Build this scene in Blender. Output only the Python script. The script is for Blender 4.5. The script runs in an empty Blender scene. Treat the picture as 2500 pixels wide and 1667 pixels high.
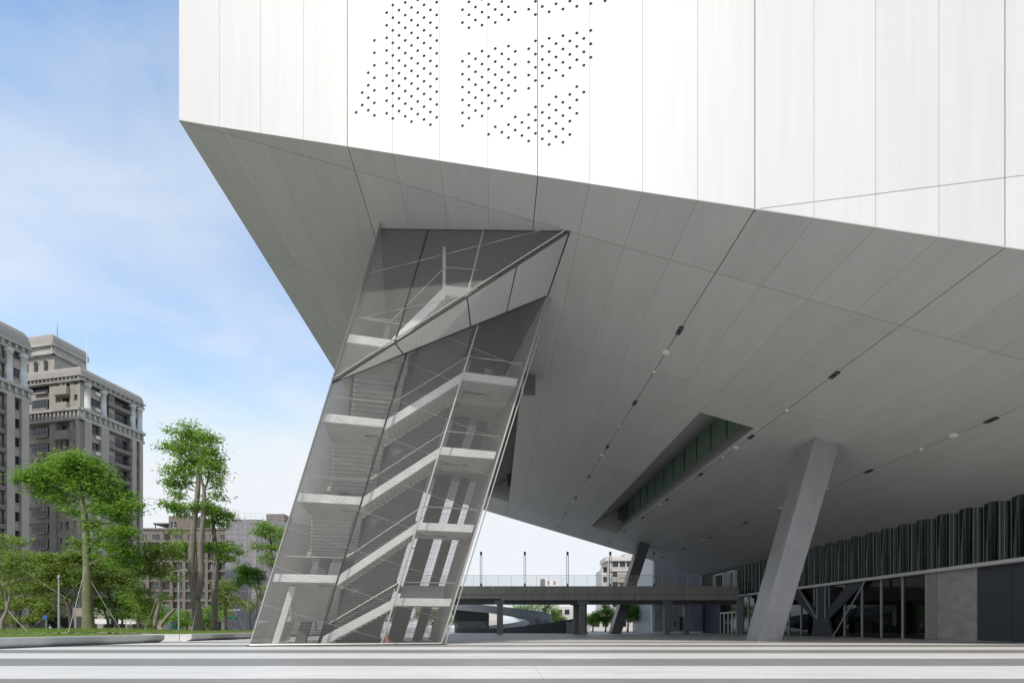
import bpy, bmesh, math, random
from mathutils import Vector, Matrix
from mathutils.geometry import delaunay_2d_cdt
random.seed(7)
R = math.radians
scene = bpy.context.scene
COL = scene.collection

# ------------------------------------------------------------------ camera
FPX, CXP, HYP = 1180.0, 1250.0, 1530.0          # focal length, principal x, horizon y (2500 px wide picture)
cam_d = bpy.data.cameras.new('camera')
cam_d.sensor_width = 36.0
cam_d.lens = FPX / 2500.0 * 36.0
cam_d.shift_y = (HYP - 833.5) / 2500.0
cam_d.clip_start = 0.1
cam_d.clip_end = 3000.0
cam = bpy.data.objects.new('camera', cam_d)
COL.objects.link(cam)
cam.location = (0, 0, 1.0)
cam.rotation_euler = (R(90), 0, 0)
scene.camera = cam

# ------------------------------------------------------------------ light
SUN_DIR = Vector((-0.30, -0.90, 1.0)).normalized()      # towards the sun
SUN_EL = math.asin(SUN_DIR.z)
SUN_AZ = math.atan2(SUN_DIR.x, SUN_DIR.y)
sun_d = bpy.data.lights.new('sun', 'SUN')
sun_d.energy = 3.0
sun_d.angle = R(1.5)
sun_d.color = (1.0, 0.935, 0.85)
sun = bpy.data.objects.new('sun', sun_d)
COL.objects.link(sun)
sun.rotation_euler = (-SUN_DIR).to_track_quat('-Z', 'Y').to_euler()
sun.location = (-20, -60, 80)

world = bpy.data.worlds.new('World')
scene.world = world
world.use_nodes = True
wn, wl = world.node_tree.nodes, world.node_tree.links
wn.clear()
def N(nodes, t, **kw):
    n = nodes.new(t)
    for k, v in kw.items():
        setattr(n, k, v)
    return n
w_out = N(wn, 'ShaderNodeOutputWorld')
w_bg = N(wn, 'ShaderNodeBackground')
w_bg.inputs['Strength'].default_value = 0.11
sky = N(wn, 'ShaderNodeTexSky', sky_type='NISHITA', sun_disc=False)
sky.sun_elevation = SUN_EL
sky.sun_rotation = SUN_AZ
sky.air_density = 1.0
sky.dust_density = 1.2
sky.ozone_density = 1.6
tc = N(wn, 'ShaderNodeTexCoord')
sep = N(wn, 'ShaderNodeSeparateXYZ')
wl.new(tc.outputs['Generated'], sep.inputs[0])
zz = N(wn, 'ShaderNodeMath', operation='MAXIMUM'); zz.inputs[1].default_value = 0.0
wl.new(sep.outputs['Z'], zz.inputs[0])
za = N(wn, 'ShaderNodeMath', operation='ADD'); za.inputs[1].default_value = 0.22
wl.new(zz.outputs[0], za.inputs[0])
dv = N(wn, 'ShaderNodeVectorMath', operation='DIVIDE')
cz = N(wn, 'ShaderNodeCombineXYZ')
for i in range(3):
    wl.new(za.outputs[0], cz.inputs[i])
wl.new(tc.outputs['Generated'], dv.inputs[0]); wl.new(cz.outputs[0], dv.inputs[1])
mp = N(wn, 'ShaderNodeMapping')
mp.inputs['Location'].default_value = (5.1, 8.3, 0.9)
mp.inputs['Rotation'].default_value = (0, 0, R(-28))
mp.inputs['Scale'].default_value = (1.0, 1.25, 1.0)
wl.new(dv.outputs[0], mp.inputs[0])
nz = N(wn, 'ShaderNodeTexNoise'); nz.inputs['Scale'].default_value = 1.15; nz.inputs['Detail'].default_value = 6
nz.inputs['Roughness'].default_value = 0.45; nz.inputs['Distortion'].default_value = 0.35
wl.new(mp.outputs[0], nz.inputs['Vector'])
# more cloud towards the horizon
hz = N(wn, 'ShaderNodeMapRange'); hz.inputs[1].default_value = 0.0; hz.inputs[2].default_value = 0.62
hz.inputs[3].default_value = 0.33; hz.inputs[4].default_value = -0.01
wl.new(zz.outputs[0], hz.inputs[0])
ad = N(wn, 'ShaderNodeMath', operation='ADD')
nz2 = N(wn, 'ShaderNodeTexNoise'); nz2.inputs['Scale'].default_value = 4.2; nz2.inputs['Detail'].default_value = 9; nz2.inputs['Roughness'].default_value = 0.58; nz2.inputs['Distortion'].default_value = 0.6
wl.new(mp.outputs[0], nz2.inputs['Vector'])
nm = N(wn, 'ShaderNodeMix', data_type='FLOAT'); nm.inputs[0].default_value = 0.22
wl.new(nz.outputs['Fac'], nm.inputs[2]); wl.new(nz2.outputs['Fac'], nm.inputs[3])
wl.new(nm.outputs[0], ad.inputs[0]); wl.new(hz.outputs[0], ad.inputs[1])
cr = N(wn, 'ShaderNodeValToRGB')
cr.color_ramp.elements[0].position = 0.38; cr.color_ramp.elements[0].color = (0, 0, 0, 1)
cr.color_ramp.elements[1].position = 0.72; cr.color_ramp.elements[1].color = (1, 1, 1, 1)
wl.new(ad.outputs[0], cr.inputs[0])
gain = N(wn, 'ShaderNodeMix', data_type='RGBA', blend_type='MULTIPLY'); gain.inputs[0].default_value = 1.0
wl.new(sky.outputs[0], gain.inputs[6]); gain.inputs[7].default_value = (2.65, 2.75, 2.62, 1)
mx = N(wn, 'ShaderNodeMix', data_type='RGBA')
cap = N(wn, 'ShaderNodeMix', data_type='RGBA', blend_type='DARKEN'); cap.inputs[0].default_value = 1.0
wl.new(gain.outputs[2], cap.inputs[6]); cap.inputs[7].default_value = (6.6, 7.4, 8.6, 1)
wl.new(cr.outputs[0], mx.inputs[0]); wl.new(cap.outputs[2], mx.inputs[6])
mx.inputs[7].default_value = (7.3, 7.6, 8.05, 1)
wl.new(mx.outputs[2], w_bg.inputs['Color'])
wl.new(w_bg.outputs[0], w_out.inputs[0])

vs = scene.view_settings
vs.view_transform = 'Standard'; vs.look = 'None'; vs.exposure = 0.12; vs.gamma = 1.0
vs.use_curve_mapping = False
scene.cycles.max_bounces = 10
scene.cycles.diffuse_bounces = 5
scene.cycles.transparent_max_bounces = 24

# ------------------------------------------------------------------ helpers
def at(px, py, Y):
    """point of the place seen at pixel (px, py) of the 2500 px photograph, Y metres ahead"""
    return Vector(((px - CXP) / FPX * Y, Y, 1.0 + (HYP - py) / FPX * Y))

class MB:
    def __init__(s): s.v, s.f = [], []
    def add(s, vs_, fs):
        b = len(s.v); s.v += [tuple(p) for p in vs_]; s.f += [tuple(b + i for i in q) for q in fs]
    def hexa(s, c):
        s.add(c, [(3,2,1,0),(4,5,6,7),(0,1,5,4),(1,2,6,5),(2,3,7,6),(3,0,4,7)])
    def box(s, x0, x1, y0, y1, z0, z1):
        s.hexa([(x0,y0,z0),(x1,y0,z0),(x1,y1,z0),(x0,y1,z0),(x0,y0,z1),(x1,y0,z1),(x1,y1,z1),(x0,y1,z1)])
    def obox(s, o, a, b, c):
        o, a, b, c = Vector(o), Vector(a), Vector(b), Vector(c)
        s.hexa([o, o+a, o+a+b, o+b, o+c, o+a+c, o+a+b+c, o+b+c])
    def prism(s, poly, vec):
        n = len(poly); vec = Vector(vec)
        p = [Vector(q) for q in poly]
        s.add(p + [q + vec for q in p], [tuple(range(n-1,-1,-1)), tuple(range(n, 2*n))] + [(i,(i+1)%n,n+(i+1)%n,n+i) for i in range(n)])
    def tube(s, pts, rad, n=6, cap=True):
        pts = [Vector(p) for p in pts]
        if not isinstance(rad, (list, tuple)): rad = [rad]*len(pts)
        rings = []
        up = None
        for i, p in enumerate(pts):
            d = (pts[min(i+1, len(pts)-1)] - pts[max(i-1, 0)])
            if d.length < 1e-9: d = Vector((0,0,1))
            d.normalize()
            if up is None:
                up = Vector((0,0,1)) if abs(d.z) < 0.9 else Vector((1,0,0))
            a = d.cross(up)
            if a.length < 1e-4: a = d.cross(Vector((0.3,1,0.2)))
            a.normalize(); b = a.cross(d).normalized(); up = b
            rings.append([p + (a*math.cos(2*math.pi*k/n) + b*math.sin(2*math.pi*k/n))*rad[i] for k in range(n)])
        vs_ = [q for r_ in rings for q in r_]
        fs = [(i*n+k, i*n+(k+1)%n, (i+1)*n+(k+1)%n, (i+1)*n+k) for i in range(len(pts)-1) for k in range(n)]
        if cap: fs += [tuple(range(n-1,-1,-1)), tuple((len(pts)-1)*n+k for k in range(n))]
        s.add(vs_, fs)
    def bar(s, p, q, w, h, side=None):
        p, q = Vector(p), Vector(q); d = (q-p).normalized()
        a = Vector(side) if side is not None else (d.cross(Vector((0,0,1))) if abs(d.z) < 0.95 else Vector((1,0,0)))
        a = (a - d*a.dot(d)).normalized(); b = a.cross(d).normalized()
        s.hexa([p-a*w/2-b*h/2, p+a*w/2-b*h/2, p+a*w/2+b*h/2, p-a*w/2+b*h/2, q-a*w/2-b*h/2, q+a*w/2-b*h/2, q+a*w/2+b*h/2, q-a*w/2+b*h/2])
    def build(s, name, m, parent=None, smooth=False):
        me = bpy.data.meshes.new(name)
        me.from_pydata([tuple(p) for p in s.v], [], s.f)
        me.update()
        if smooth:
            me.polygons.foreach_set('use_smooth', [True]*len(me.polygons))
        me.materials.append(m)
        return obj(name, me, parent)

def obj(name, me, parent=None):
    o = bpy.data.objects.new(name, me); COL.objects.link(o)
    if parent is not None: o.parent = parent
    return o
def fixn(o):
    bm = bmesh.new(); bm.from_mesh(o.data); bmesh.ops.recalc_face_normals(bm, faces=bm.faces); bm.to_mesh(o.data); bm.free(); return o
def thing(name, label, cat, loc=(0,0,0), group=None):
    o = bpy.data.objects.new(name, None); COL.objects.link(o)
    o.location = loc; o.empty_display_size = 0.3
    return tag(o, label, cat, group)
def tag(o, label, cat, group=None, kind=None):
    o['label'] = label; o['category'] = cat
    if group: o['group'] = group
    if kind: o['kind'] = kind
    return o
def struct(o): o['kind'] = 'structure'; return o
def stuff(o): o['kind'] = 'stuff'; return o
def twin(src, parent, loc=(0,0,0), rot=None, scale=None):
    c = src.copy(); COL.objects.link(c); c.parent = parent; c.location = loc
    if rot is not None: c.rotation_euler = rot
    if scale is not None: c.scale = scale
    for k in list(c.keys()):
        if k in ('label','category'): pass
    return c
def hang(o, parent):
    """parent a world-space mesh object to a thing whose empty is not at the origin"""
    o.parent = parent; o.matrix_parent_inverse = Matrix.Translation(parent.location).inverted(); return o

# ------------------------------------------------------------------ materials
def mat(name, col, rough=0.6, var=0.0, nscale=3.0, stretch=None, bump=0.0, bscale=40.0, metal=0.0, spec=0.5, orand=0.0, detail=6, coord='Object', dirt=None):
    m = bpy.data.materials.new(name); m.use_nodes = True
    nt = m.node_tree; n, l = nt.nodes, nt.links
    b = n['Principled BSDF']
    b.inputs['Roughness'].default_value = rough; b.inputs['Metallic'].default_value = metal
    b.inputs['Specular IOR Level'].default_value = spec
    c4 = (*col, 1)
    b.inputs['Base Color'].default_value = c4
    if var or orand or bump:
        t = n.new('ShaderNodeTexCoord')
        src = t.outputs[coord]
        if stretch:
            mpp = n.new('ShaderNodeMapping'); mpp.inputs['Scale'].default_value = stretch
            l.new(src, mpp.inputs[0]); src = mpp.outputs[0]
    last = None
    if var:
        no = n.new('ShaderNodeTexNoise'); no.inputs['Scale'].default_value = nscale; no.inputs['Detail'].default_value = detail
        no.inputs['Roughness'].default_value = 0.6
        l.new(src, no.inputs['Vector'])
        r_ = n.new('ShaderNodeMapRange'); r_.inputs[1].default_value = 0.25; r_.inputs[2].default_value = 0.75
        r_.inputs[3].default_value = 1 - var; r_.inputs[4].default_value = 1 + var
        l.new(no.outputs['Fac'], r_.inputs[0]); last = r_.outputs[0]
    if orand:
        oi = n.new('ShaderNodeObjectInfo')
        r2 = n.new('ShaderNodeMapRange'); r2.inputs[3].default_value = 1 - orand; r2.inputs[4].default_value = 1 + orand
        l.new(oi.outputs['Random'], r2.inputs[0])
        if last is not None:
            mu = n.new('ShaderNodeMath'); mu.operation = 'MULTIPLY'; l.new(last, mu.inputs[0]); l.new(r2.outputs[0], mu.inputs[1]); last = mu.outputs[0]
        else: last = r2.outputs[0]
    if last is not None:
        vm = n.new('ShaderNodeVectorMath'); vm.operation = 'SCALE'; vm.inputs[0].default_value = col
        l.new(last, vm.inputs['Scale']); l.new(vm.outputs[0], b.inputs['Base Color'])
    if bump:
        nb = n.new('ShaderNodeTexNoise'); nb.inputs['Scale'].default_value = bscale; nb.inputs['Detail'].default_value = 4
        l.new(src, nb.inputs['Vector'])
        bu = n.new('ShaderNodeBump'); bu.inputs['Strength'].default_value = bump; bu.inputs['Distance'].default_value = 0.02
        l.new(nb.outputs['Fac'], bu.inputs['Height']); l.new(bu.outputs[0], b.inputs['Normal'])
    return m

def leaf_mat(name, c1, c2, c3, trans=0.5):
    m = bpy.data.materials.new(name); m.use_nodes = True
    n, l = m.node_tree.nodes, m.node_tree.links
    n.remove(n['Principled BSDF'])
    g = n.new('ShaderNodeNewGeometry')
    r_ = n.new('ShaderNodeValToRGB')
    r_.color_ramp.elements[0].color = (*c1, 1); r_.color_ramp.elements[1].color = (*c3, 1); r_.color_ramp.elements[1].position = 1.0
    e = r_.color_ramp.elements.new(0.55); e.color = (*c2, 1)
    l.new(g.outputs['Random Per Island'], r_.inputs[0])
    d = n.new('ShaderNodeBsdfPrincipled'); d.inputs['Roughness'].default_value = 0.5; d.inputs['Specular IOR Level'].default_value = 0.35
    t = n.new('ShaderNodeBsdfTranslucent')
    mxs = n.new('ShaderNodeMixShader'); mxs.inputs[0].default_value = trans
    vm = n.new('ShaderNodeVectorMath'); vm.operation = 'MULTIPLY'; vm.inputs[1].default_value = (1.9, 1.7, 1.2)
    l.new(r_.outputs[0], vm.inputs[0])
    l.new(r_.outputs[0], d.inputs['Base Color']); l.new(vm.outputs[0], t.inputs['Color'])
    l.new(d.outputs[0], mxs.inputs[1]); l.new(t.outputs[0], mxs.inputs[2]); l.new(mxs.outputs[0], n['Material Output'].inputs[0])
    return m

def glass_mat(name, tint, refl_rough=0.02, trans=0.35, ior=1.5, dark=(0.01,0.012,0.012), refl=(1,1,1)):
    """thin architectural glazing: Fresnel mirror over a partly see-through tinted pane"""
    m = bpy.data.materials.new(name); m.use_nodes = True
    n, l = m.node_tree.nodes, m.node_tree.links
    n.remove(n['Principled BSDF'])
    fr = n.new('ShaderNodeFresnel')
    gm = n.new('ShaderNodeNewGeometry'); iv = n.new('ShaderNodeMapRange')          # same reflectance from both sides of the pane
    iv.inputs[3].default_value = ior; iv.inputs[4].default_value = 1.0/ior
    l.new(gm.outputs['Backfacing'], iv.inputs[0]); l.new(iv.outputs[0], fr.inputs['IOR'])
    gl = n.new('ShaderNodeBsdfGlossy'); gl.inputs['Roughness'].default_value = refl_rough; gl.inputs[0].default_value = (*refl, 1)
    tr = n.new('ShaderNodeBsdfTransparent'); tr.inputs[0].default_value = (*tint, 1)
    df = n.new('ShaderNodeBsdfDiffuse'); df.inputs[0].default_value = (*dark, 1)
    m1 = n.new('ShaderNodeMixShader'); m1.inputs[0].default_value = trans
    l.new(df.outputs[0], m1.inputs[1]); l.new(tr.outputs[0], m1.inputs[2])
    m2 = n.new('ShaderNodeMixShader'); l.new(fr.outputs[0], m2.inputs[0]); l.new(m1.outputs[0], m2.inputs[1]); l.new(gl.outputs[0], m2.inputs[2])
    l.new(m2.outputs[0], n['Material Output'].inputs[0])
    return m

M = {}
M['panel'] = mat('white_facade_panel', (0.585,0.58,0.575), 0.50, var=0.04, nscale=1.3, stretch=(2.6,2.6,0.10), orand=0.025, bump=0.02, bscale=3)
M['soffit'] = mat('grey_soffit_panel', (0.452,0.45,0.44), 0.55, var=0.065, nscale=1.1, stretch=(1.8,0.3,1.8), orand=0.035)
M['gap'] = mat('dark_joint', (0.012,0.012,0.013), 0.8)
M['gap2'] = mat('grey_joint', (0.10,0.10,0.10), 0.8)
M['hole'] = mat('perforation_metal', (0.19,0.19,0.19), 0.5, metal=0.3)
M['body'] = mat('building_shell', (0.6,0.6,0.6), 0.7)
M['recess'] = mat('recess_concrete', (0.34,0.34,0.33), 0.7, var=0.12, nscale=2, stretch=(3,.4,1))
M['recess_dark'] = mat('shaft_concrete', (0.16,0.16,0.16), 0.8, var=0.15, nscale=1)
M['light_dark'] = mat('fixture_black', (0.015,0.015,0.015), 0.4)
M['white_dot'] = mat('white_plastic', (0.75,0.75,0.73), 0.5)
def paving(name, col, rough):
    """honed slab paving: broad tone drift, fine speckle, faint diagonal wheel streaks and a few dark spots"""
    m = bpy.data.materials.new(name); m.use_nodes = True; n, l = m.node_tree.nodes, m.node_tree.links
    b = n['Principled BSDF']; b.inputs['Specular IOR Level'].default_value = 0.35
    t = n.new('ShaderNodeTexCoord')
    def noise(scale, st, rot, det, lo, hi, amt):
        mp_ = n.new('ShaderNodeMapping'); mp_.inputs['Scale'].default_value = st; mp_.inputs['Rotation'].default_value = (0,0,rot); l.new(t.outputs['Object'], mp_.inputs[0])
        no = n.new('ShaderNodeTexNoise'); no.inputs['Scale'].default_value = scale; no.inputs['Detail'].default_value = det; no.inputs['Roughness'].default_value = 0.62; l.new(mp_.outputs[0], no.inputs['Vector'])
        mr = n.new('ShaderNodeMapRange'); mr.inputs[1].default_value = lo; mr.inputs[2].default_value = hi; mr.inputs[3].default_value = 1-amt; mr.inputs[4].default_value = 1+amt; l.new(no.outputs['Fac'], mr.inputs[0]); return mr.outputs[0]
    parts_ = [noise(0.35, (1,1,1), 0, 6, .3, .7, .10), noise(9, (1,1,1), 0, 4, .3, .7, .06), noise(1.6, (0.12,1.5,1), R(18), 5, .32, .68, .09), noise(2.2, (0.10,1.2,1), R(-24), 5, .35, .65, .06), noise(3.5, (1,1,1), 0, 2, .24, .33, .07)]
    acc = parts_[0]
    for q in parts_[1:]:
        mu = n.new('ShaderNodeMath'); mu.operation = 'MULTIPLY'; l.new(acc, mu.inputs[0]); l.new(q, mu.inputs[1]); acc = mu.outputs[0]
    vm = n.new('ShaderNodeVectorMath'); vm.operation = 'SCALE'; vm.inputs[0].default_value = col; l.new(acc, vm.inputs['Scale']); l.new(vm.outputs[0], b.inputs['Base Color'])
    rr = n.new('ShaderNodeMapRange'); rr.inputs[1].default_value = 0.8; rr.inputs[2].default_value = 1.2; rr.inputs[3].default_value = rough+0.12; rr.inputs[4].default_value = rough-0.10; l.new(acc, rr.inputs[0]); l.new(rr.outputs[0], b.inputs['Roughness'])
    return m
M['dark_band'] = paving('paving_dark', (0.25,0.245,0.24), 0.48)
M['light_band'] = paving('paving_light', (0.635,0.62,0.595), 0.50)
M['joint'] = mat('paving_joint', (0.20,0.20,0.20), 0.9)
M['pave'] = mat('city_paving', (0.36,0.35,0.34), 0.8, var=0.15, nscale=0.3)
M['asphalt'] = mat('asphalt', (0.06,0.06,0.062), 0.85, var=0.2, nscale=1)
M['concrete'] = mat('concrete', (0.33,0.33,0.32), 0.75, var=0.14, nscale=1.3, bump=0.05, bscale=12)
M['planter'] = mat('planter_concrete', (0.52,0.52,0.51), 0.7, var=0.12, nscale=1.5, bump=0.05, bscale=20)
M['bridge'] = mat('bridge_concrete', (0.30,0.30,0.28), 0.75, var=0.22, nscale=1.0, stretch=(1.6,1.6,0.25), bump=0.05, bscale=10)
M['bridge_dark'] = mat('bridge_steel', (0.07,0.07,0.07), 0.55, var=0.2, nscale=1)
M['pier'] = mat('pier_paint', (0.16,0.163,0.17), 0.5, var=0.15, nscale=1)
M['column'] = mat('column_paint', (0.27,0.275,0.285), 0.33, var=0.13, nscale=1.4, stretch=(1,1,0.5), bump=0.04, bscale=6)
M['wire'] = mat('steel_wire', (0.33,0.325,0.31), 0.42, metal=0.35)
M['sliver'] = mat('fold_rib_steel', (0.68,0.67,0.65), 0.34, metal=0.6)
M['frame'] = mat('steel_frame', (0.50,0.49,0.47), 0.35, metal=0.6)
M['dframe'] = mat('dark_steel_frame', (0.07,0.068,0.065), 0.4, metal=0.4)
M['stair_white'] = mat('stair_white_paint', (0.88,0.875,0.86), 0.5, var=0.05, nscale=2)
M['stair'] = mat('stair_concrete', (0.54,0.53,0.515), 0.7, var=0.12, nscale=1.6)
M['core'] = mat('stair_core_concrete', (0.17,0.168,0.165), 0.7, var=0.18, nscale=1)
M['rail'] = mat('stainless_rail', (0.62,0.61,0.59), 0.28, metal=0.7)
M['wave_glass'] = glass_mat('dark_curved_glass', (0.40,0.48,0.45), 0.012, 0.7, 1.5, (0.004,0.006,0.006), (0.52,0.58,0.56))
M['lobby_glass'] = glass_mat('lobby_glass', (0.28,0.32,0.32), 0.01, 0.55, 1.6, (0.006,0.007,0.008), (0.95,0.98,0.98))
M['green_glass'] = glass_mat('green_recess_glass', (0.28,0.42,0.33), 0.02, 0.12, 1.35, (0.22,0.32,0.25))
M['rail_glass'] = glass_mat('railing_glass', (0.95,0.965,0.967), 0.01, 0.985, 1.25, (0.5,0.52,0.54))
M['column2'] = mat('column_dark', (0.085,0.088,0.095), 0.4, var=0.13, nscale=1.4)  # darker tone than the front column, used on the rear leaning column alone
M['curtain'] = mat('lobby_curtain', (0.05,0.06,0.053), 0.8, orand=0.9)
M['ledge'] = mat('ledge_metal', (0.62,0.625,0.62), 0.45)
M['interior'] = mat('dark_interior', (0.07,0.073,0.075), 0.8)
M['navy'] = mat('navy_panel', (0.040,0.046,0.062), 0.45, var=0.15, nscale=1.5)
M['pier_conc'] = mat('lobby_concrete', (0.40,0.40,0.375), 0.65, var=0.25, nscale=0.9, stretch=(1,1,1.6))
M['mull'] = mat('mullion_metal', (0.42,0.43,0.45), 0.4, metal=0.3)
M['metal_clad'] = mat('ribbed_metal', (0.34,0.355,0.39), 0.4, var=0.08, nscale=0.6, metal=0.35)
M['ramp'] = mat('ramp_concrete', (0.34,0.36,0.38), 0.7, var=0.15, nscale=0.8)
M['ramp_dark'] = mat('ramp_navy_wall', (0.05,0.058,0.07), 0.6, var=0.15, nscale=0.8)
M['white_paint'] = mat('white_paint', (0.75,0.75,0.74), 0.5)
M['diffuser'] = mat('lamp_diffuser', (0.88,0.88,0.87), 0.35)
M['lamp_metal'] = mat('lamp_metal', (0.085,0.083,0.08), 0.45, metal=0.3)
M['black'] = mat('black_plastic', (0.012,0.012,0.013), 0.5)
M['tileA'] = mat('apartment_tile', (0.318,0.296,0.266), 0.7, var=0.13, nscale=0.35, orand=0.03, bump=0.02, bscale=8)
M['tileB'] = mat('apartment_tile_pale', (0.338,0.316,0.285), 0.7, var=0.13, nscale=0.35, orand=0.03)
M['trimA'] = mat('apartment_trim', (0.36,0.35,0.325), 0.7, var=0.2, nscale=0.8)
M['colA'] = mat('apartment_column', (0.50,0.51,0.50), 0.6, var=0.12, nscale=1)
M['slabA'] = mat('balcony_fascia', (0.17,0.145,0.135), 0.7, var=0.12, nscale=1)
M['roofA'] = mat('mansard_tile', (0.285,0.27,0.248), 0.75, var=0.12, nscale=1)
M['win'] = mat('window_glass', (0.018,0.020,0.024), 0.08, spec=0.6, orand=0.4)
M['winf'] = mat('window_frame', (0.06,0.06,0.062), 0.5)
M['railA'] = mat('balcony_rail', (0.03,0.03,0.03), 0.5)
M['ac'] = mat('ac_unit', (0.55,0.55,0.53), 0.5)
M['brown'] = mat('brown_tile', (0.165,0.138,0.128), 0.75, var=0.15, nscale=0.5, orand=0.03)
M['brownt'] = mat('brown_trim', (0.19,0.16,0.15), 0.75, var=0.12, nscale=0.8)
M['net'] = mat('scaffold_net', (0.235,0.225,0.25), 0.8, var=0.06, nscale=0.3)
M['netseam'] = mat('scaffold_tube', (0.45,0.45,0.46), 0.5)
M['white_bldg'] = mat('pale_building_tile', (0.52,0.50,0.48), 0.7, var=0.08, nscale=0.4)
M['red'] = mat('sign_red', (0.42,0.03,0.04), 0.5)
M['orange'] = mat('sign_orange', (0.45,0.12,0.04), 0.5)
M['blue'] = mat('sign_blue', (0.03,0.09,0.38), 0.5)
M['green'] = mat('sign_green', (0.0,0.18,0.12), 0.5)
M['pole'] = mat('pole_grey', (0.30,0.33,0.33), 0.5)
M['rope'] = mat('guy_rope', (0.40,0.385,0.37), 0.9)
M['grass_base'] = mat('lawn_soil', (0.12,0.175,0.045), 0.95, var=0.3, nscale=1.2)
M['grass'] = leaf_mat('grass_blades', (0.10,0.19,0.025), (0.18,0.29,0.05), (0.32,0.35,0.13), 0.3)
M['bark_green'] = mat('green_bark', (0.155,0.165,0.085), 0.85, var=0.25, nscale=2.2, bump=0.3, bscale=9)
M['bark_grey'] = mat('grey_bark', (0.20,0.18,0.155), 0.9, var=0.35, nscale=3, stretch=(2,2,0.6), bump=0.5, bscale=8)
M['bark_dark'] = mat('dark_bark', (0.085,0.072,0.06), 0.9, var=0.3, nscale=3, bump=0.4, bscale=8)
M['bark_pale'] = mat('pale_bark', (0.25,0.22,0.19), 0.9, var=0.25, nscale=3, bump=0.3, bscale=8)
M['leaf_a'] = leaf_mat('leaf_mid_green', (0.075,0.17,0.02), (0.145,0.28,0.04), (0.26,0.40,0.09))
M['leaf_b'] = leaf_mat('leaf_bright_green', (0.085,0.19,0.022), (0.165,0.31,0.042), (0.33,0.47,0.13))
M['leaf_c'] = leaf_mat('leaf_olive', (0.075,0.15,0.024), (0.15,0.245,0.05), (0.32,0.36,0.13))
M['leaf_d'] = leaf_mat('leaf_deep_green', (0.035,0.105,0.013), (0.07,0.18,0.02), (0.13,0.27,0.045))

# ================================================================== GROUND
g = MB(); g.add([(-700,-120,-0.02),(700,-120,-0.02),(700,1500,-0.02),(-700,1500,-0.02)], [(0,1,2,3)])
struct(g.build('ground', M['pave']))
g = MB(); g.add([(-60,-30,-0.008),(38,-30,-0.008),(38,86,-0.008),(-60,86,-0.008)], [(0,1,2,3)])
plaza = struct(g.build('plaza', M['dark_band']))
BAND = 3.03
rj = random.Random(3)
for k in range(-8, 25):
    y0 = 9.5 + 2*BAND*k/1.0
    if y0 > 84 or y0 < -30: continue
    g = MB(); x = -60.0
    while x < 37.9:                                       # slabs of the light band with hairline joints
        x1 = min(37.9, x + rj.choice((6.06, 9.09, 12.12)))
        for yy in (0, 1): g.box(x + 0.006, x1 - 0.006, y0 + yy*BAND/2 + 0.003*yy, y0 + (yy+1)*BAND/2 - 0.003*(1-yy), -0.02, -0.0035)
        x = x1
    o = g.build('paving_band', M['light_band'])
    struct(o)
# road and pavement behind the lawn
g = MB(); g.add([(-320,64,-0.012),(-44,64,-0.012),(-44,80,-0.012),(-320,80,-0.012)], [(0,1,2,3)])
struct(g.build('road', M['asphalt']))
g = MB(); g.box(-320,-44, 63.4, 64, -0.02, 0.13); g.box(-320,-44, 80, 80.6, -0.02, 0.13)
struct(g.build('kerb', M['concrete']))

# ================================================================== PERFORMANCE HALL
GO = Vector((-7.528, 23.15, 22.85)); GU = Vector((8.554, -0.196, -2.596)); GV = Vector((-0.305, 8.775, 0.0))
GN = GU.cross(GV).normalized()                    # points up, away from the viewer below
if GN.z < 0: GN = -GN
def S(u, v, h=0.0): return GO + GU*u + GV*v + GN*h
def soffit_z(x, y): return GO.z - (GN.x*(x-GO.x) + GN.y*(y-GO.y))/GN.z

hall = thing('performance_hall', 'large white panelled hall cantilevered over the plaza on a sloping grey soffit', 'building', (4, 50, 0))
def H(o): return hang(o, hall) if o is not None else None

def clip_panel(poly, holes):
    """2-D polygon (convex) minus convex hole polygons -> verts, tris"""
    vs_ = [Vector(p) for p in poly]; ed = [(i,(i+1)%len(poly)) for i in range(len(poly))]
    for h in holes:
        b = len(vs_); vs_ += [Vector(p) for p in h]; ed += [(b+i, b+(i+1)%len(h)) for i in range(len(h))]
    out = delaunay_2d_cdt(vs_, ed, [], 0, 1e-5)
    V2, F2 = out[0], out[2]
    def inside(p, q):
        sg = None
        for i in range(len(q)):
            a, b = q[i], q[(i+1)%len(q)]
            c = (b[0]-a[0])*(p.y-a[1]) - (b[1]-a[1])*(p.x-a[0])
            if abs(c) < 1e-12: continue
            if sg is None: sg = c > 0
            elif (c > 0) != sg: return False
        return True
    keep = []
    for t in F2:
        c = sum((V2[i] for i in t), Vector((0,0)))/len(t)
        if inside(c, poly) and not any(inside(c, h) for h in holes): keep.append(tuple(t))
    return V2, keep
def panel_mesh(name, poly, holes, to3, nrm, thick, m):
    """panel with its visible face at to3(p) and edges returning by thick along nrm"""
    if holes: V2, T = clip_panel(poly, holes)
    else: V2, T = [Vector(p) for p in poly], [tuple(range(len(poly)))]
    used = sorted({i for t in T for i in t}); ix = {k: i for i, k in enumerate(used)}
    T = [tuple(ix[i] for i in t) for t in T]; V2 = [V2[i] for i in used]
    if not T: return None
    P = [to3(p.x, p.y) for p in V2]
    mb = MB(); n = len(P)
    cnt = {}
    for t in T:
        for i in range(len(t)):
            a, b = t[i], t[(i+1)%len(t)]; cnt[(a,b)] = 1
    side = [(a,b) for (a,b) in cnt if (b,a) not in cnt]
    mb.add(P + [q + nrm*thick for q in P], list(T) + [(a,b,b+n,a+n) for a,b in side])
    return mb.build(name, m)

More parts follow.
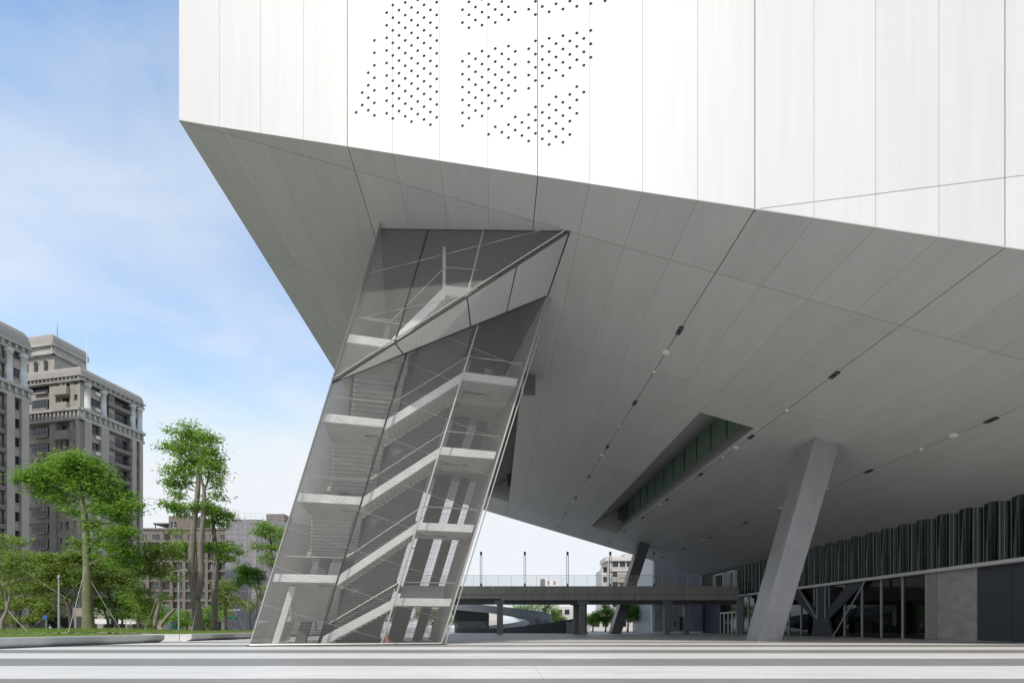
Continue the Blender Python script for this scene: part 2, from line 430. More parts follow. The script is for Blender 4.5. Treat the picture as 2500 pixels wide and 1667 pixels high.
# --- soffit panels
uL, uR, vB = -1.0, 6.0, 7.0
def vf(u): return -0.1333*(u + 1.0)                # the line where the soffit meets the street facade
HOLES = [[(2.50,1.36),(2.95,1.36),(2.95,5.84),(2.50,5.84)], [(0.585,1.80),(1.03,1.80),(1.03,5.84),(0.585,5.84)]]
THOLE = [(0.052,0.377),(1.196,0.006),(1.135,0.53),(0.875,1.67),(-0.185,1.39)]     # opening that takes the stair tower up into the hall
gb, gt, gc = 0.0021, 0.0006, 0.0014                # black joint, thin joint, cross joint (half widths in grid units)
for q in range(28):
    u0, u1 = uL + q*0.25, uL + (q+1)*0.25
    a = u0 + (gb if q % 4 == 0 else gt); b = u1 - (gb if q % 4 == 3 else gt)
    for j in range(-1, 7):
        if j == -1:
            if vf(b) > -0.004: continue
            poly = [(a, min(vf(a)+0.0035, -gc-0.001)), (b, vf(b)+0.0035), (b, -gc), (a, -gc)]
            hs = [THOLE] if a < 1.25 and b > 1.0 else []
        else:
            poly = [(a, j+gc), (b, j+gc), (b, j+1-gc), (a, j+1-gc)]
            hs = [h for h in HOLES if h[0][0] < b and h[1][0] > a and h[0][1] < j+1 and h[2][1] > j]
            if j < 2 and a < 1.2 and b > -0.2: hs = hs + [THOLE]
            if hs and any(h is not THOLE and h[0][0] <= a and h[1][0] >= b and h[0][1] <= j and h[2][1] >= j+1 for h in hs): continue
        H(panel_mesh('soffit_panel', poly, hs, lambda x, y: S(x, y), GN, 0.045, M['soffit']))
V2, T = clip_panel([(uL+0.001, 0.004), (uR, vf(uR)+0.02), (uR, vB-0.001), (uL+0.001, vB-0.001)], HOLES + [THOLE])
mb = MB(); mb.add([S(p.x, p.y, 0.05) for p in V2], T); H(mb.build('soffit_backing', M['gap']))

# --- street facade panels
FC0 = Vector((-16.09, 23.36, 0)); FD = Vector((34.98, -5.53, 0)).normalized(); FN = Vector((FD.y, -FD.x, 0))  # FN faces the plaza
if FN.y > 0: FN = -FN
def FA(t, z, d=0.0): return FC0 + FD*t + Vector((0,0,z)) - FN*d      # d = depth behind the face
PT = 34.8/16
def zb(t):
    p = FC0 + FD*t; return soffit_z(p.x, p.y)
ZTOP = 34.0; ZSEAM = 17.65
DOT = {31:[86],32:[87,89],33:[86,88,90,92],34:[85,87,89,91,93,95,97],36:[85,87,89,91,93,95,97,99,101],37:[84,86,88,90,92,94,96,98,100,102],38:[85,87,89,91,93,95,97,99,101],39:[84,86,88,90,92,94,96,98,100,102],40:[83,85,87,89,91,93,95,97,99,101],41:[84,86,88,90,92,94,96,98,100,102],42:[83,85,87,89,91,93,95,97,99,101],43:[82,84,86,88,90,92,94,96,98,100],44:[83,85,87,89,91,93,95,97,99,101],48:[81,83,85,87,89,91,97,99],49:[82,84,86,88,90,92,96,98,100],50:[83,85,87,89,91,97,99],51:[82,84,86,88,90,92,96,98,100],52:[79,83,85,87,89,91,97,99],53:[80,84,86,88,90,92,96,98],54:[79,83,85,87,89,91,97,99],55:[78,80,84,86,88,90,92,96,98],56:[79,81,85,87,89,91,97,99],57:[78,80],58:[77,79,81,85,87,89,91,97],59:[78,80,82,86,88,90,92,96,98],60:[77,79,81,85,87,89,91,97],61:[76,78,80,82,86,88,90,92,96,98],62:[77,79,81,83,87,89,91,97],63:[76,78,80,82,86,88,90,92,96],64:[77,79,81,83,87,89,91,97],65:[80,82,84,88,90,92,96],66:[83,87,89,91,97],67:[88,90,92,96],69:[96]}
dots = [(0.0779 + 0.292*c, 0.0752 + 0.282*m_) for c, ms in DOT.items() for m_ in ms]
DR = 0.068
for k in range(28):
    t0, t1 = PT*k, PT*(k+1)
    a = t0 + (0.016 if k % 4 == 0 else 0.006) if k else t0
    b = t1 - (0.016 if k % 4 == 3 else 0.006)
    rows = []
    if t0 < PT*12 - 0.1: rows.append(([a, b], [zb(a)+0.006, zb(b)+0.006], ZTOP))
    else:
        rows.append(([a, b], [zb(a)+0.006, zb(b)+0.006], ZSEAM-0.014))
        rows.append(([a, b], [ZSEAM+0.014]*2, ZTOP))
    for (ta, tb), (z0, z1), zt in rows:
        poly = [(ta, z0), (tb, z1), (tb, zt), (ta, zt)]
        hs = [[(x + DR*math.cos(2*math.pi*i/12), z + DR*math.sin(2*math.pi*i/12)) for i in range(12)] for x, z in dots if ta-DR < x < tb+DR]
        H(panel_mesh('facade_panel', poly, hs, lambda x, y: FA(x, y), -FN, 0.05, M['panel']))
V2, T = clip_panel([(0.02, zb(0.02)+0.02), (PT*28, zb(PT*28)+0.02), (PT*28, ZTOP), (0.02, ZTOP)], [])
mb = MB(); mb.add([FA(p.x, p.y, 0.055) for p in V2], T); H(mb.build('facade_backing', M['gap2']))
# dark strips behind the wide joints
mb = MB()
for k in range(4, 28, 4):
    t = PT*k; mb.add([FA(t-0.03, zb(t)+0.03, 0.045), FA(t+0.03, zb(t)+0.03, 0.045), FA(t+0.03, ZTOP, 0.045), FA(t-0.03, ZTOP, 0.045)], [(0,1,2,3)])
mb.add([FA(PT*12, ZSEAM-0.03, 0.043), FA(PT*28, ZSEAM-0.03, 0.043), FA(PT*28, ZSEAM+0.03, 0.043), FA(PT*12, ZSEAM+0.03, 0.043)], [(0,1,2,3)])
H(mb.build('joint_strip', M['gap']))
# round perforations: cups let into the panels
cup = MB()
ring = [(math.cos(2*math.pi*i/12), math.sin(2*math.pi*i/12)) for i in range(12)]
cup.add([FD*(x*DR*0.99) + Vector((0,0,z*DR*0.99)) - FN*0.004 for x, z in ring] + [FD*(x*DR*0.99) + Vector((0,0,z*DR*0.99)) - FN*0.052 for x, z in ring],
        [(i, (i+1)%12, 12+(i+1)%12, 12+i) for i in range(12)] + [tuple(range(12, 24))])
cup0 = cup.build('perforation', M['hole'])
for i, (x, z) in enumerate(dots):
    o = cup0 if i == 0 else twin(cup0, None)
    o.location = FA(x, z); H(o)
# --- shell of the building above the soffit
mb = MB()
P = [S(uL, 0.02, 0.06), S(uR, vf(uR)+0.03, 0.06), S(uR, vB, 0.06), S(uL, vB, 0.06)]
T_ = [Vector((p.x, p.y, ZTOP)) for p in P]
mb.add(P + T_, [(4,5,6,7), (1,2,6,5), (2,3,7,6), (3,0,4,7)])
H(mb.build('outer_wall', M['panel']))
# end lip closing soffit panel edges at the sides and back
mb = MB()
mb.prism([S(uL,0.0), S(uL,vB), S(uL,vB,0.07), S(uL,0.0,0.07)], (-0.012,0,0))
mb.prism([S(uL,vB), S(uR,vB), S(uR,vB,0.07), S(uL,vB,0.07)], (0,0.012,0))
H(mb.build('edge_trim', M['panel']))
# dark shaft above the tower opening
mb = MB(); n_ = len(THOLE); lo = [S(a, b, 0.0) for a, b in THOLE]; hi = [Vector((p.x+1.8, p.y+0.2, 28.5)) for p in lo]
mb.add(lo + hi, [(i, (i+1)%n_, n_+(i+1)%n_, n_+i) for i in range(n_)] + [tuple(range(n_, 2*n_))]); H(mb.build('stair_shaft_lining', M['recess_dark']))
# --- two long glazed recesses cut up into the soffit
for (h, nm) in ((HOLES[0], 0), (HOLES[1], 1)):
    ua, ub, v0, v1 = h[0][0], h[1][0], h[0][1], h[2][1]
    du = 0.95/8.554
    def Q(u, v, z): p = S(u, v); return p + Vector((0,0,z))
    def Tt(v): return Q(ub+du, v, 4.1+0.29)
    def St(v): return Q(ub+du, v, 1.66+0.29)
    mb = MB(); mb.add([Q(ua,v0,0.0), Tt(v0), Tt(v1), Q(ua,v1,0.0)], [(0,1,2,3)]); H(mb.build('recess_ceiling', M['recess']))
    mb = MB(); mb.add([Q(ub,v0,0.0), St(v0), St(v1), Q(ub,v1,0.0)], [(0,1,2,3)]); H(mb.build('recess_sill', M['recess']))
    for v in (v0, v1):
        mb = MB(); mb.add([Q(ua,v,0.0), Tt(v), St(v), Q(ub,v,0.0)], [(0,1,2,3)]); H(mb.build('recess_end', M['soffit']))
    nP = 13
    for i in range(nP):
        a, b = v0 + (v1-v0)*i/nP + 0.003, v0 + (v1-v0)*(i+1)/nP - 0.003
        mb = MB(); mb.add([St(a), St(b), Tt(b), Tt(a)], [(0,1,2,3)]); H(mb.build('recess_glass', M['green_glass']))
        mb = MB(); mb.bar(St(b+0.003)-Vector((.03,0,0)), Tt(b+0.003)-Vector((.03,0,0)), 0.06, 0.10); H(mb.build('recess_mullion', M['dframe']))
    mb = MB(); o2 = Vector((0.9,0,0)); mb.add([St(v0)+o2, St(v1)+o2, Tt(v1)+o2, Tt(v0)+o2], [(0,1,2,3)]); H(mb.build('recess_inner_wall', M['recess']))
    mb = MB(); a, b = v1-0.32, v1-0.05          # dark box at the far end of the glazing
    mb.obox(Q(ub-0.03, a, 1.7), GU*0.10, GV*0.10, (0,0,1.6)); H(mb.build('recess_vent', M['gap2']))
mb = MB(); mb.obox(S(1.04, 1.52) + Vector((0,0,-1.35)), (0.85,0,0), (0,0.9,0), (0,0,1.6)); H(mb.build('hanging_equipment_box', M['pier']))
# --- downlights let into the black joints, small white detectors at the crossings
fx = MB(); fx.obox((-0.12,-0.34,-0.06), (0.24,0,0), (0,0.68,0), (0,0,0.055))
f0 = fx.build('downlight_housing', M['light_dark'])
ln = MB()
for s_ in (-0.2, 0.2):
    ring = [(0.09*math.cos(2*math.pi*i/10), s_+0.11*math.sin(2*math.pi*i/10), -0.064) for i in range(10)]; ln.add(ring, [tuple(range(10))])
lens = ln.build('downlight_lens', M['gap2'])
dd = MB(); dd.tube([(0,0,-0.05),(0,0,-0.005)], [0.20,0.23], 14); disc0 = dd.build('detector_disc', M['white_dot'])
ddd = MB(); ddd.tube([(0,0,-0.06),(0,0,-0.005)], [0.08,0.12], 10); dot0 = ddd.build('joint_boss', M['white_dot'])
tilt = Vector((0,0,1)).rotation_difference(GN).to_euler()
first = [True, True, True]
def place(src, k, loc):
    o = src if first[k] else twin(src, None); first[k] = False
    o.location = loc; o.rotation_euler = tilt; H(o); return o
for u in (2, 3, 4):
    for j in range(0, 7):
        o = place(f0, 0, S(u, j+0.5))
        l_ = lens if (u == 2 and j == 0) else twin(lens, o)
        l_.parent = o; l_.location = (0,0,0); l_.rotation_euler = (0,0,0)
    for j in range(1, 7): place(dot0, 2, S(u, j))
    for j in ((0.75, 2.75, 4.75) if u != 3 else (1.75, 3.75)): place(disc0, 1, S(u, j))

# ================================================================== LEANING COLUMNS
def lean_column(name, label, u0, u1, v0, v1, bx, by, cm='column'):
    t = thing(name, label, 'column', (bx, by, 0), 'leaning columns under the soffit')
    top = [S(u0,v0,0.3), S(u1,v0,0.3), S(u1,v1,0.3), S(u0,v1,0.3)]
    c = S(u0, v0); dx, dy = bx - c.x, by - c.y
    k = [(p.x-c.x, p.y-c.y) for p in top]
    base = [Vector((bx+a, by+b, -0.05)) for a, b in k]
    mb = MB(); mb.hexa(base + top)
    o = hang(mb.build('shaft', M[cm]), t)
    bv = o.modifiers.new('bevel', 'BEVEL'); bv.width = 0.05; bv.segments = 2
    # weld seams round the shaft
    for f_ in (0.28, 0.56):
        mb = MB(); r0 = [base[i].lerp(top[i], f_) for i in range(4)]; cc = sum(r0, Vector())/4
        ax = (top[0]-base[0]).normalized()
        mb.hexa([cc+(p-cc)*1.002 for p in r0] + [cc+(p-cc)*1.002+ax*0.03 for p in r0]); hang(mb.build('weld_seam', M[cm]), t)
    # base plate
    mb = MB(); cc = sum(base, Vector())/4; mb.prism([cc+(p-cc)*1.06+Vector((0,0,0.045)) for p in base], (0,0,0.025)); hang(mb.build('base_plate', M[cm]), t)
    return t
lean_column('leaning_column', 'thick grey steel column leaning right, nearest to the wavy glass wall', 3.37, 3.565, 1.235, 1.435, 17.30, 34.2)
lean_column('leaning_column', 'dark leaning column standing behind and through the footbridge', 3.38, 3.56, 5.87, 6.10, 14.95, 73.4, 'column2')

# ================================================================== LOBBY WITH WAVY GLASS
lobby = thing('glass_lobby', 'dark two-storey lobby with a wavy glass upper wall on the right', 'building', (34.5, 40, 0))
def LB(o): return hang(o, lobby)
WV = GV.normalized(); WNn = Vector((-WV.y, WV.x, 0))        # WNn faces the plaza (-x)
W0 = S(5.0, 0.0); W0.z = 0
def LW(y, off, z): 
    """point on the lobby front: y metres along the depth axis, off metres out towards the plaza"""
    k = (y - W0.y)/WV.y
    return Vector((W0.x, W0.y, 0)) + WV*k + WNn*off + Vector((0,0,z))
ZT = S(5.0, 0).z
PITCH = 1.9; AMP = 0.40; Z2 = 5.70
nseg = 18
wave = MB()
pr = []
for i in range(nseg+1):
    s_ = PITCH*i/nseg
    xx = s_ - PITCH/2; RR = 1.06                       # each bay bulges out as a circular arc
    pr.append(WV*s_ + WNn*(math.sqrt(RR*RR - xx*xx) - RR + AMP))
wave.add([p for p in pr] + [p + Vector((0,0,ZT-Z2+0.45)) for p in pr], [(i, i+1, nseg+2+i, nseg+1+i) for i in range(nseg)])
wave0 = wave.build('curved_glass', M['wave_glass'], None, True)
fin = MB()
p_ = WNn*(math.sqrt(RR*RR-(PITCH/2)**2)-RR+AMP+0.02); fin.tube([p_, p_+Vector((0,0,ZT-Z2+0.35))], 0.03, 8)
fin0 = fin.build('glass_joint_trim', M['mull'])
fin = MB()
for s_ in (0.22, 0.40, 1.62):
    xx = s_ - PITCH/2; p_ = WV*s_ + WNn*(math.sqrt(RR*RR-xx*xx)-RR+AMP+0.006); fin.tube([p_, p_+Vector((0,0,ZT-Z2+0.35))], 0.012, 6)
seam0 = stuff(fin.build('glass_seam', M['mull']))
y = 16.77; i = 0
while y < 83:
    o = wave0 if i == 0 else twin(wave0, None); o.location = LW(y, 0, Z2-0.02); LB(o)
    o = fin0 if i == 0 else twin(fin0, None); o.location = LW(y, 0, Z2-0.02); LB(o)
    o = seam0 if i == 0 else twin(seam0, None); o.location = LW(y, 0, Z2-0.02); LB(o)
    y += PITCH*WV.y; i += 1
YE = 83.0
mb = MB(); mb.prism([LW(14,0.78,5.42), LW(YE,0.78,5.42), LW(YE,-0.5,5.42), LW(14,-0.5,5.42)], (0,0,0.26)); LB(mb.build('ledge', M['ledge']))
mb = MB(); mb.prism([LW(14,-0.45,5.68), LW(YE,-0.45,5.68), LW(YE,-8,5.68), LW(14,-8,5.68)], (0,0,0.05)); LB(mb.build('upper_floor', M['interior']))
mb = MB(); mb.prism([LW(14,-5,0), LW(YE+1,-5,0), LW(YE+1,-5.3,0), LW(14,-5.3,0)], (0,0,11)); LB(mb.build('inner_wall', M['interior']))
mb = MB(); mb.prism([LW(YE,0.3,0), LW(YE,-8,0), LW(YE+0.3,-8,0), LW(YE+0.3,0.3,0)], (0,0,10.5)); LB(mb.build('end_wall', M['navy']))
# dark head strip along the top of the waves
mb = MB(); mb.prism([LW(14,AMP+0.06,ZT-0.02-0.16), LW(YE,AMP+0.06,ZT-0.02-0.16), LW(YE,-AMP-0.1,ZT-0.16), LW(14,-AMP-0.1,ZT-0.16)], (0,0,0.10))
# curtains and posts standing behind the wavy glass
rc = random.Random(17); y = 15.5
cu = MB(); cu.box(-0.02, 0.02, -0.5, 0.5, 0, ZT-Z2+0.2); cu0 = cu.build('curtain', M['curtain'])
k = 0
while y < 82:
    w_ = rc.uniform(0.15, 0.75)
    if rc.random() < 0.62:
        o = cu0 if k == 0 else twin(cu0, None); o.location = LW(y, -0.75-rc.random()*0.8, Z2+0.04); o.scale = (1, w_, 1); o.rotation_euler = (0,0,math.atan2(WV.y, WV.x)-math.pi/2); LB(o); k += 1
    y += w_ + rc.uniform(0.1, 0.7)
# ground storey
def seg(name, m, ya, yb, off, th, z0=0.0, z1=5.42):
    mb = MB(); mb.prism([LW(ya,off,z0), LW(yb,off,z0), LW(yb,off-th,z0), LW(ya,off-th,z0)], (0,0,z1-z0)); return LB(mb.build(name, m))
for a, b in ((14,20),(20,26),(26,31.2),(31.2,33.7),(33.7,36.05)):
    seg('navy_wall_panel', M['navy'], a+0.012, b-0.012, 0.02, 0.3)
seg('concrete_wall', M['pier_conc'], 36.1, 39.25, 0.10, 0.6)
seg('concrete_pilaster', M['concrete'], 39.28, 40.2, 0.16, 0.8)
my = [40.3 + 2.36*i for i in range(14)]
for i in range(13):
    a, b = my[i], my[i+1]
    if a > 71: break
    seg('glass_pane', M['lobby_glass'], a+0.05, b-0.05, 0.0, 0.02, 0.05, 5.4)
    seg('mullion', M['mull'], a-0.06, a+0.06, 0.12, 0.30)
    if i % 2 == 0: seg('inner_post', M['mull'], a+1.1, a+1.2, -0.8, 0.12)
seg('navy_wall_panel', M['navy'], 70.0, 72.0, 0.05, 0.3)
seg('navy_wall_panel', M['navy'], 77.2, 83.0, 0.05, 0.3)
# W-shaped dark truss in front of the ground glazing
def plate(pts, m, off=0.34, th=0.22, name='truss_leg'):
    mb = MB(); mb.prism([LW(y_, off, z_) for y_, z_ in pts], WNn*(-th)); return LB(mb.build(name, m))
plate([(51.0,0.0),(54.6,0.0),(54.1,1.9),(51.7,1.9)], M['navy'], name='truss_foot')
plate([(51.68,1.9),(53.0,1.9),(48.9,5.42),(46.6,5.42)], M['navy'])
plate([(52.35,1.9),(53.5,1.9),(53.5,5.42),(52.2,5.42)], M['navy'], 0.335)
plate([(52.9,1.9),(54.12,1.9),(59.2,5.42),(56.7,5.42)], M['navy'], 0.33)
def edge_line(a, b):
    mb = MB(); mb.bar(LW(a[0],0.37,a[1]), LW(b[0],0.37,b[1]), 0.10, 0.10); LB(mb.build('truss_edge_trim', M['mull']))
edge_line((51.0,0.0),(46.6,5.42)); edge_line((53.6,1.95),(56.7,5.42)); edge_line((53.5,1.95),(53.55,5.4)); edge_line((52.25,1.95),(52.2,5.4))
# entrance doors with the number 2
def text_obj(body, size, m, loc, rot, name, ext=0.004):
    c = bpy.data.curves.new(name, 'FONT'); c.body = body; c.size = size; c.align_x = 'CENTER'; c.extrude = ext
    o = bpy.data.objects.new(name, c); COL.objects.link(o)
    bpy.context.view_layer.update()
    me = bpy.data.meshes.new_from_object(o); me.materials.clear(); me.materials.append(m)
    bpy.data.objects.remove(o)
    o = bpy.data.objects.new(name, me); COL.objects.link(o); o.location = loc; o.rotation_euler = rot
    return o
rot_wall = Matrix((( -WV.x, 0, WNn.x), (-WV.y, 0, WNn.y), (0, 1, 0))).to_euler()
seg('door_header', M['white_paint'], 72.0, 77.2, 0.10, 0.25, 3.15, 3.35)
seg('transom_glass', M['lobby_glass'], 72.05, 77.15, 0.02, 0.03, 3.35, 5.4)
dw = 5.2/4
for i in range(4):
    a = 72.0 + dw*i
    d_ = seg('door', M['lobby_glass'], a+0.12, a+dw-0.12, 0.04, 0.03, 0.06, 3.15)
    for q in (a+0.06, a+dw-0.06):
        f_ = seg('door_frame', M['white_paint'], q-0.06, q+0.06, 0.10, 0.14, 0, 3.15)
    if i in (1, 2):
        LB(text_obj('2', 0.75, M['white_paint'], LW(a+dw/2, 0.05, 1.55), rot_wall, 'door_number'))
# white portal frames of the upper entrance
for ya, yb in ((74.6, 77.6), (71.4, 73.2)):
    for q in (ya, yb): seg('portal_post', M['white_paint'], q-0.09, q+0.09, 0.9, 1.0, 5.68, 9.2)
    seg('portal_head', M['white_paint'], ya-0.09, yb+0.09, 0.9, 1.0, 9.2, 9.38)
seg('upper_door', M['lobby_glass'], 74.75, 77.45, 0.62, 0.03, 5.7, 9.2)
LB(text_obj('5', 1.1, M['white_paint'], LW(76.1, 0.66, 6.6), rot_wall, 'door_number'))

# ================================================================== LEANING STAIR TOWER
TB = Vector((-13.8, 25.4, 0)); TE = Vector((0.97090, 0.23948, 0)); TN = Vector((-0.23948, 0.97090, 0)); TL_ = Vector((0.298, 0.02, 1.0))
TW = 10.02
def TP(s, d, z): return TB + TE*s + TN*d + TL_*z
tower = thing('stair_tower', 'leaning square stair tower wrapped in steel wire mesh, propping up the white hall', 'stair tower', (-9, 31, 0))
def TT(o): return hang(o, tower)
def zcap(s, d):
    """height where the leaning line through (s,d) meets the soffit"""
    z = 20.0
    for _ in range(20): p = TP(s, d, z); z = soffit_z(p.x, p.y)
    return z
pTL = Vector((-7.22, 26.42, 22.72)); pR1 = Vector((2.73, 22.92, 19.74)); pR2 = Vector((2.03, 27.57, 19.90))
pBL = TB.copy(); pBR = Vector((-4.07, 27.8, 0))
fL = 0.622; pL = pBL.lerp(pTL, fL)
def wire3(mb, a, b, r):
    d = (b - a)
    if d.length < 0.02: return
    d = d.normalized(); u_ = d.cross(Vector((0.3,-1,0.2))).normalized(); w_ = d.cross(u_)
    o3 = [u_*r, (u_*-0.5 + w_*0.866)*r, (u_*-0.5 - w_*0.866)*r]
    mb.add([a+q for q in o3] + [b+q for q in o3], [(0,1,4,3),(1,2,5,4),(2,0,3,5)])
# lower front skin: doubly ruled patch between the left and right edges
def edgeL(z): return pBL + (pTL-pBL)*(z/pTL.z)
def edgeR(z): return pBR + (pR2-pBR)*(z/pR2.z)
zL, zR = pL.z, pR2.z
POST = (0.335, 0.668)
pitch, wr = 0.092, 0.0087
def lowP(s, z): return edgeL(z).lerp(edgeR(z), s)
bnd = (0.0,) + POST + (1.0,)
for i in range(3):
    sa, sb = bnd[i] + 0.002, bnd[i+1] - 0.002
    mb = MB()
    z = 0.05
    while z < zR - 0.03:
        s0 = sa if z <= zL else max(sa, (z-zL)/(zR-zL))
        if s0 < sb: wire3(mb, lowP(s0, z), lowP(sb, z), wr)
        z += pitch
    s_ = sa
    while s_ <= sb:
        wire3(mb, lowP(s_, 0.03), lowP(s_, zL + (zR-zL)*s_), wr); s_ += pitch/TW
    stuff(TT(mb.build('wire_mesh_panel', M['wire'])))
# planar triangular skins of the fold
def tri_mesh(A, B, C, d1, name, cut=(0.0, 1.0), pit=pitch, r=wr, second=None, rnd=False):
    n_ = (B-A).cross(C-A).normalized()
    d1 = (d1 - n_*d1.dot(n_)).normalized(); d2 = n_.cross(d1) if second is None else (second - n_*second.dot(n_)).normalized()
    mb = MB()
    for da, db in ((d1, n_.cross(d1)), (d2, n_.cross(d2))):
        vals = [p.dot(db) for p in (A,B,C)]
        v = min(vals) + pit*0.5
        while v < max(vals):
            pts = []
            for p, q in ((A,B),(B,C),(C,A)):
                a, b = p.dot(db)-v, q.dot(db)-v
                if a*b < 0: pts.append(p.lerp(q, a/(a-b)))
            if len(pts) == 2 and rnd: mb.tube(pts, r, 6, False)
            elif len(pts) == 2: wire3(mb, pts[0], pts[1], r)
            v += pit
    return stuff(TT(mb.build(name, M['sliver' if rnd else 'wire'])))
LEAN = TL_.normalized()
tri_mesh(pL, pTL, pR1, Vector((1,0,0)), 'wire_mesh_panel', second=LEAN)
tri_mesh(pL, pR1, pR2, (pR2-pR1), 'wire_mesh_panel', pit=0.075, r=0.0165, rnd=True)
# side and rear skins
def side_mesh(s0, d0, s1, d1):
    mb = MB(); A, B = (s0,d0), (s1,d1); n = 128
    for i in range(n+1):
        f_ = i/n; s_, d_ = A[0]+(B[0]-A[0])*f_, A[1]+(B[1]-A[1])*f_
        wire3(mb, TP(s_,d_,0.03), TP(s_,d_,zcap(s_,d_)+0.02), wr)
    z = 0.05
    za_, zb_ = zcap(*A), zcap(*B)
    while z < max(za_, zb_):
        fa, fb = 0.0, 1.0
        if z > za_ : fa = min(1,(z-za_)/(zb_-za_)) if zb_ > za_ else 1
        if z > zb_ : fb = max(0,(za_-z)/(za_-zb_)) if za_ > zb_ else 0
        if fb > fa: wire3(mb, TP(A[0]+(B[0]-A[0])*fa, A[1]+(B[1]-A[1])*fa, z), TP(A[0]+(B[0]-A[0])*fb, A[1]+(B[1]-A[1])*fb, z), wr)
        z += pitch
    stuff(TT(mb.build('wire_mesh_panel', M['wire'])))
side_mesh(0, 0.05, 0, 10); side_mesh(10.02, 0.05, 10.02, 10); side_mesh(0, 10.05, 10.02, 10.05)
# frame tubes along the edges and folds, posts, and sloping tie cables
def ftube(a, b, r=0.05, m='frame', nm='frame_tube', n=8):
    mb = MB(); mb.tube([a, b], r, n); return TT(mb.build(nm, M[m]))
off = Vector((0.02,-0.05,0))
ftube(pBL, pTL, 0.045); ftube(pBR, pR2, 0.05); ftube(pBR+Vector((0.22,0.08,0)), pR2+Vector((0.2,0.1,0)), 0.035)
ftube(pBL+Vector((0,0,.06)), pBR+Vector((0,0,.06)), 0.055)
ftube(pL, pR1, 0.05, 'dframe'); ftube(pL+Vector((0,-.04,.16)), pR1+Vector((0,-.04,.16)), 0.035); ftube(pL, pR2, 0.045, 'dframe'); ftube(pTL, pR1, 0.05, 'dframe'); ftube(pR1, pR2, 0.05, 'dframe')
for s_ in POST:
    zt = zL + (zR-zL)*s_
    ftube(lowP(s_, 0)+off*-0.6, lowP(s_, zt)+off*-0.6, 0.055, 'dframe' if s_ < 0.5 else 'frame', 'mesh_post')
for a, b in ((0.284, 0.29), (0.581, 0.60)):
    q = pTL.lerp(pR1, a); p = pL.lerp(pR1, b); ftube(p, q, 0.05, 'dframe' if a < .5 else 'frame', 'mesh_post')
    r_ = pL.lerp(pR2, b+0.03); ftube(p, r_, 0.035, 'dframe', 'fold_strut')
ftube(pL.lerp(pR1, 0.80), pL.lerp(pR2, 0.80), 0.035, 'dframe', 'fold_strut')
for zi in (2.2, 4.25, 6.3, 8.35, 10.4, 12.45):
    a = edgeL(zi); b = edgeR(max(0.05, zi-2.9)) if zi > 2.9 else lowP(zi/2.9, 0.05)
    ftube(a+off, b+off, 0.009, 'frame', 'tie_cable', 5)
for zi in (14.5, 16.55, 18.6):
    if zi-zL < 5.8*1: a = lowP(min(1,max(0,(zi-zL)/(zR-zL+2.9))), zL+(zR-zL)*min(1,max(0,(zi-zL)/(zR-zL+2.9)))); ftube(a+off, edgeR(zi-2.9)+off, 0.009, 'frame', 'tie_cable', 5)
for f_ in (0.40, 0.70):
    a = pL.lerp(pTL, f_); z = a.z; b = pL.lerp(pR1, (z-pL.z)/(pR1.z-pL.z)) if z < pR1.z else pTL.lerp(pR1, (pTL.z-z)/(pTL.z-pR1.z))
    ftube(a+off, b+off, 0.012, 'frame', 'tie_cable', 5)
# core shaft and slanted columns
def lean_box(s0, s1, d0, d1, z0, m, nm, up=0.3):
    P0 = [TP(s0,d0,z0), TP(s1,d0,z0), TP(s1,d1,z0), TP(s0,d1,z0)]
    P1 = [TP(a,b,zcap(a,b)+up) for a,b in ((s0,d0),(s1,d0),(s1,d1),(s0,d1))]
    mb = MB(); mb.hexa(P0+P1); return TT(mb.build(nm, M[m]))
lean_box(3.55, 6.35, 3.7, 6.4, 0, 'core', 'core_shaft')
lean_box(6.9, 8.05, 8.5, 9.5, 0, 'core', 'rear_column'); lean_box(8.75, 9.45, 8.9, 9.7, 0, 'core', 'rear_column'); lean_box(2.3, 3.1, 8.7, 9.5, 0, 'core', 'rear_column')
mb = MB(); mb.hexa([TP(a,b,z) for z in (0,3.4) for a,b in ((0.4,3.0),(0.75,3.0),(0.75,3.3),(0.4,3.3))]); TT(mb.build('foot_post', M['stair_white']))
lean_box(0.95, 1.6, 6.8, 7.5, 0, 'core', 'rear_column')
# stairs: a double helix of four flights a turn round the core
ST = 4.33
def lq(s0, z0, s1, z1, d0, d1, h, m, nm):
    """band in the plane of the front: from (s0,z0) to (s1,z1), h deep, d0..d1 thick (z = top edge)"""
    c = [TP(s0,d0,z0-h), TP(s1,d0,z1-h), TP(s1,d1,z1-h), TP(s0,d1,z0-h), TP(s0,d0,z0), TP(s1,d0,z1), TP(s1,d1,z1), TP(s0,d1,z0)]
    # keep bands level in world z: undo the lean shift along s for unequal heights
    mb = MB(); mb.hexa(c); return TT(mb.build(nm, M[m]))
def slab(pts, z, h, nm='landing'):
    mb = MB(); mb.prism([TP(a,b,z-h) for a,b in pts], TL_*h); return TT(mb.build(nm, M['stair']))
def steps(axis, s0, s1, d0, d1, za, zb_, n, nm='flight'):
    """stepped slab from height za to zb_; axis 's' or 'd'"""
    mb = MB()
    for i in range(n):
        z1 = za + (zb_-za)*(i+1)/n; zl = z1 - 0.36
        if axis == 's':
            a, b = s0+(s1-s0)*i/n, s0+(s1-s0)*(i+1.06)/n
            P0 = [(a,d0),(b,d0),(b,d1),(a,d1)]
        else:
            a, b = d0+(d1-d0)*i/n, d0+(d1-d0)*(i+1.06)/n
            P0 = [(s0,a),(s1,a),(s1,b),(s0,b)]
        mb.hexa([TP(p,q,zl) for p,q in P0] + [TP(p,q,z1) for p,q in P0])
    return stuff(TT(mb.build(nm, M['stair'])))
def rail(pts, r=0.026):
    mb = MB(); mb.tube(pts, r, 6); TT(mb.build('handrail', M['rail']))
G1, G2 = 3.30, 6.66
FH = 0.43
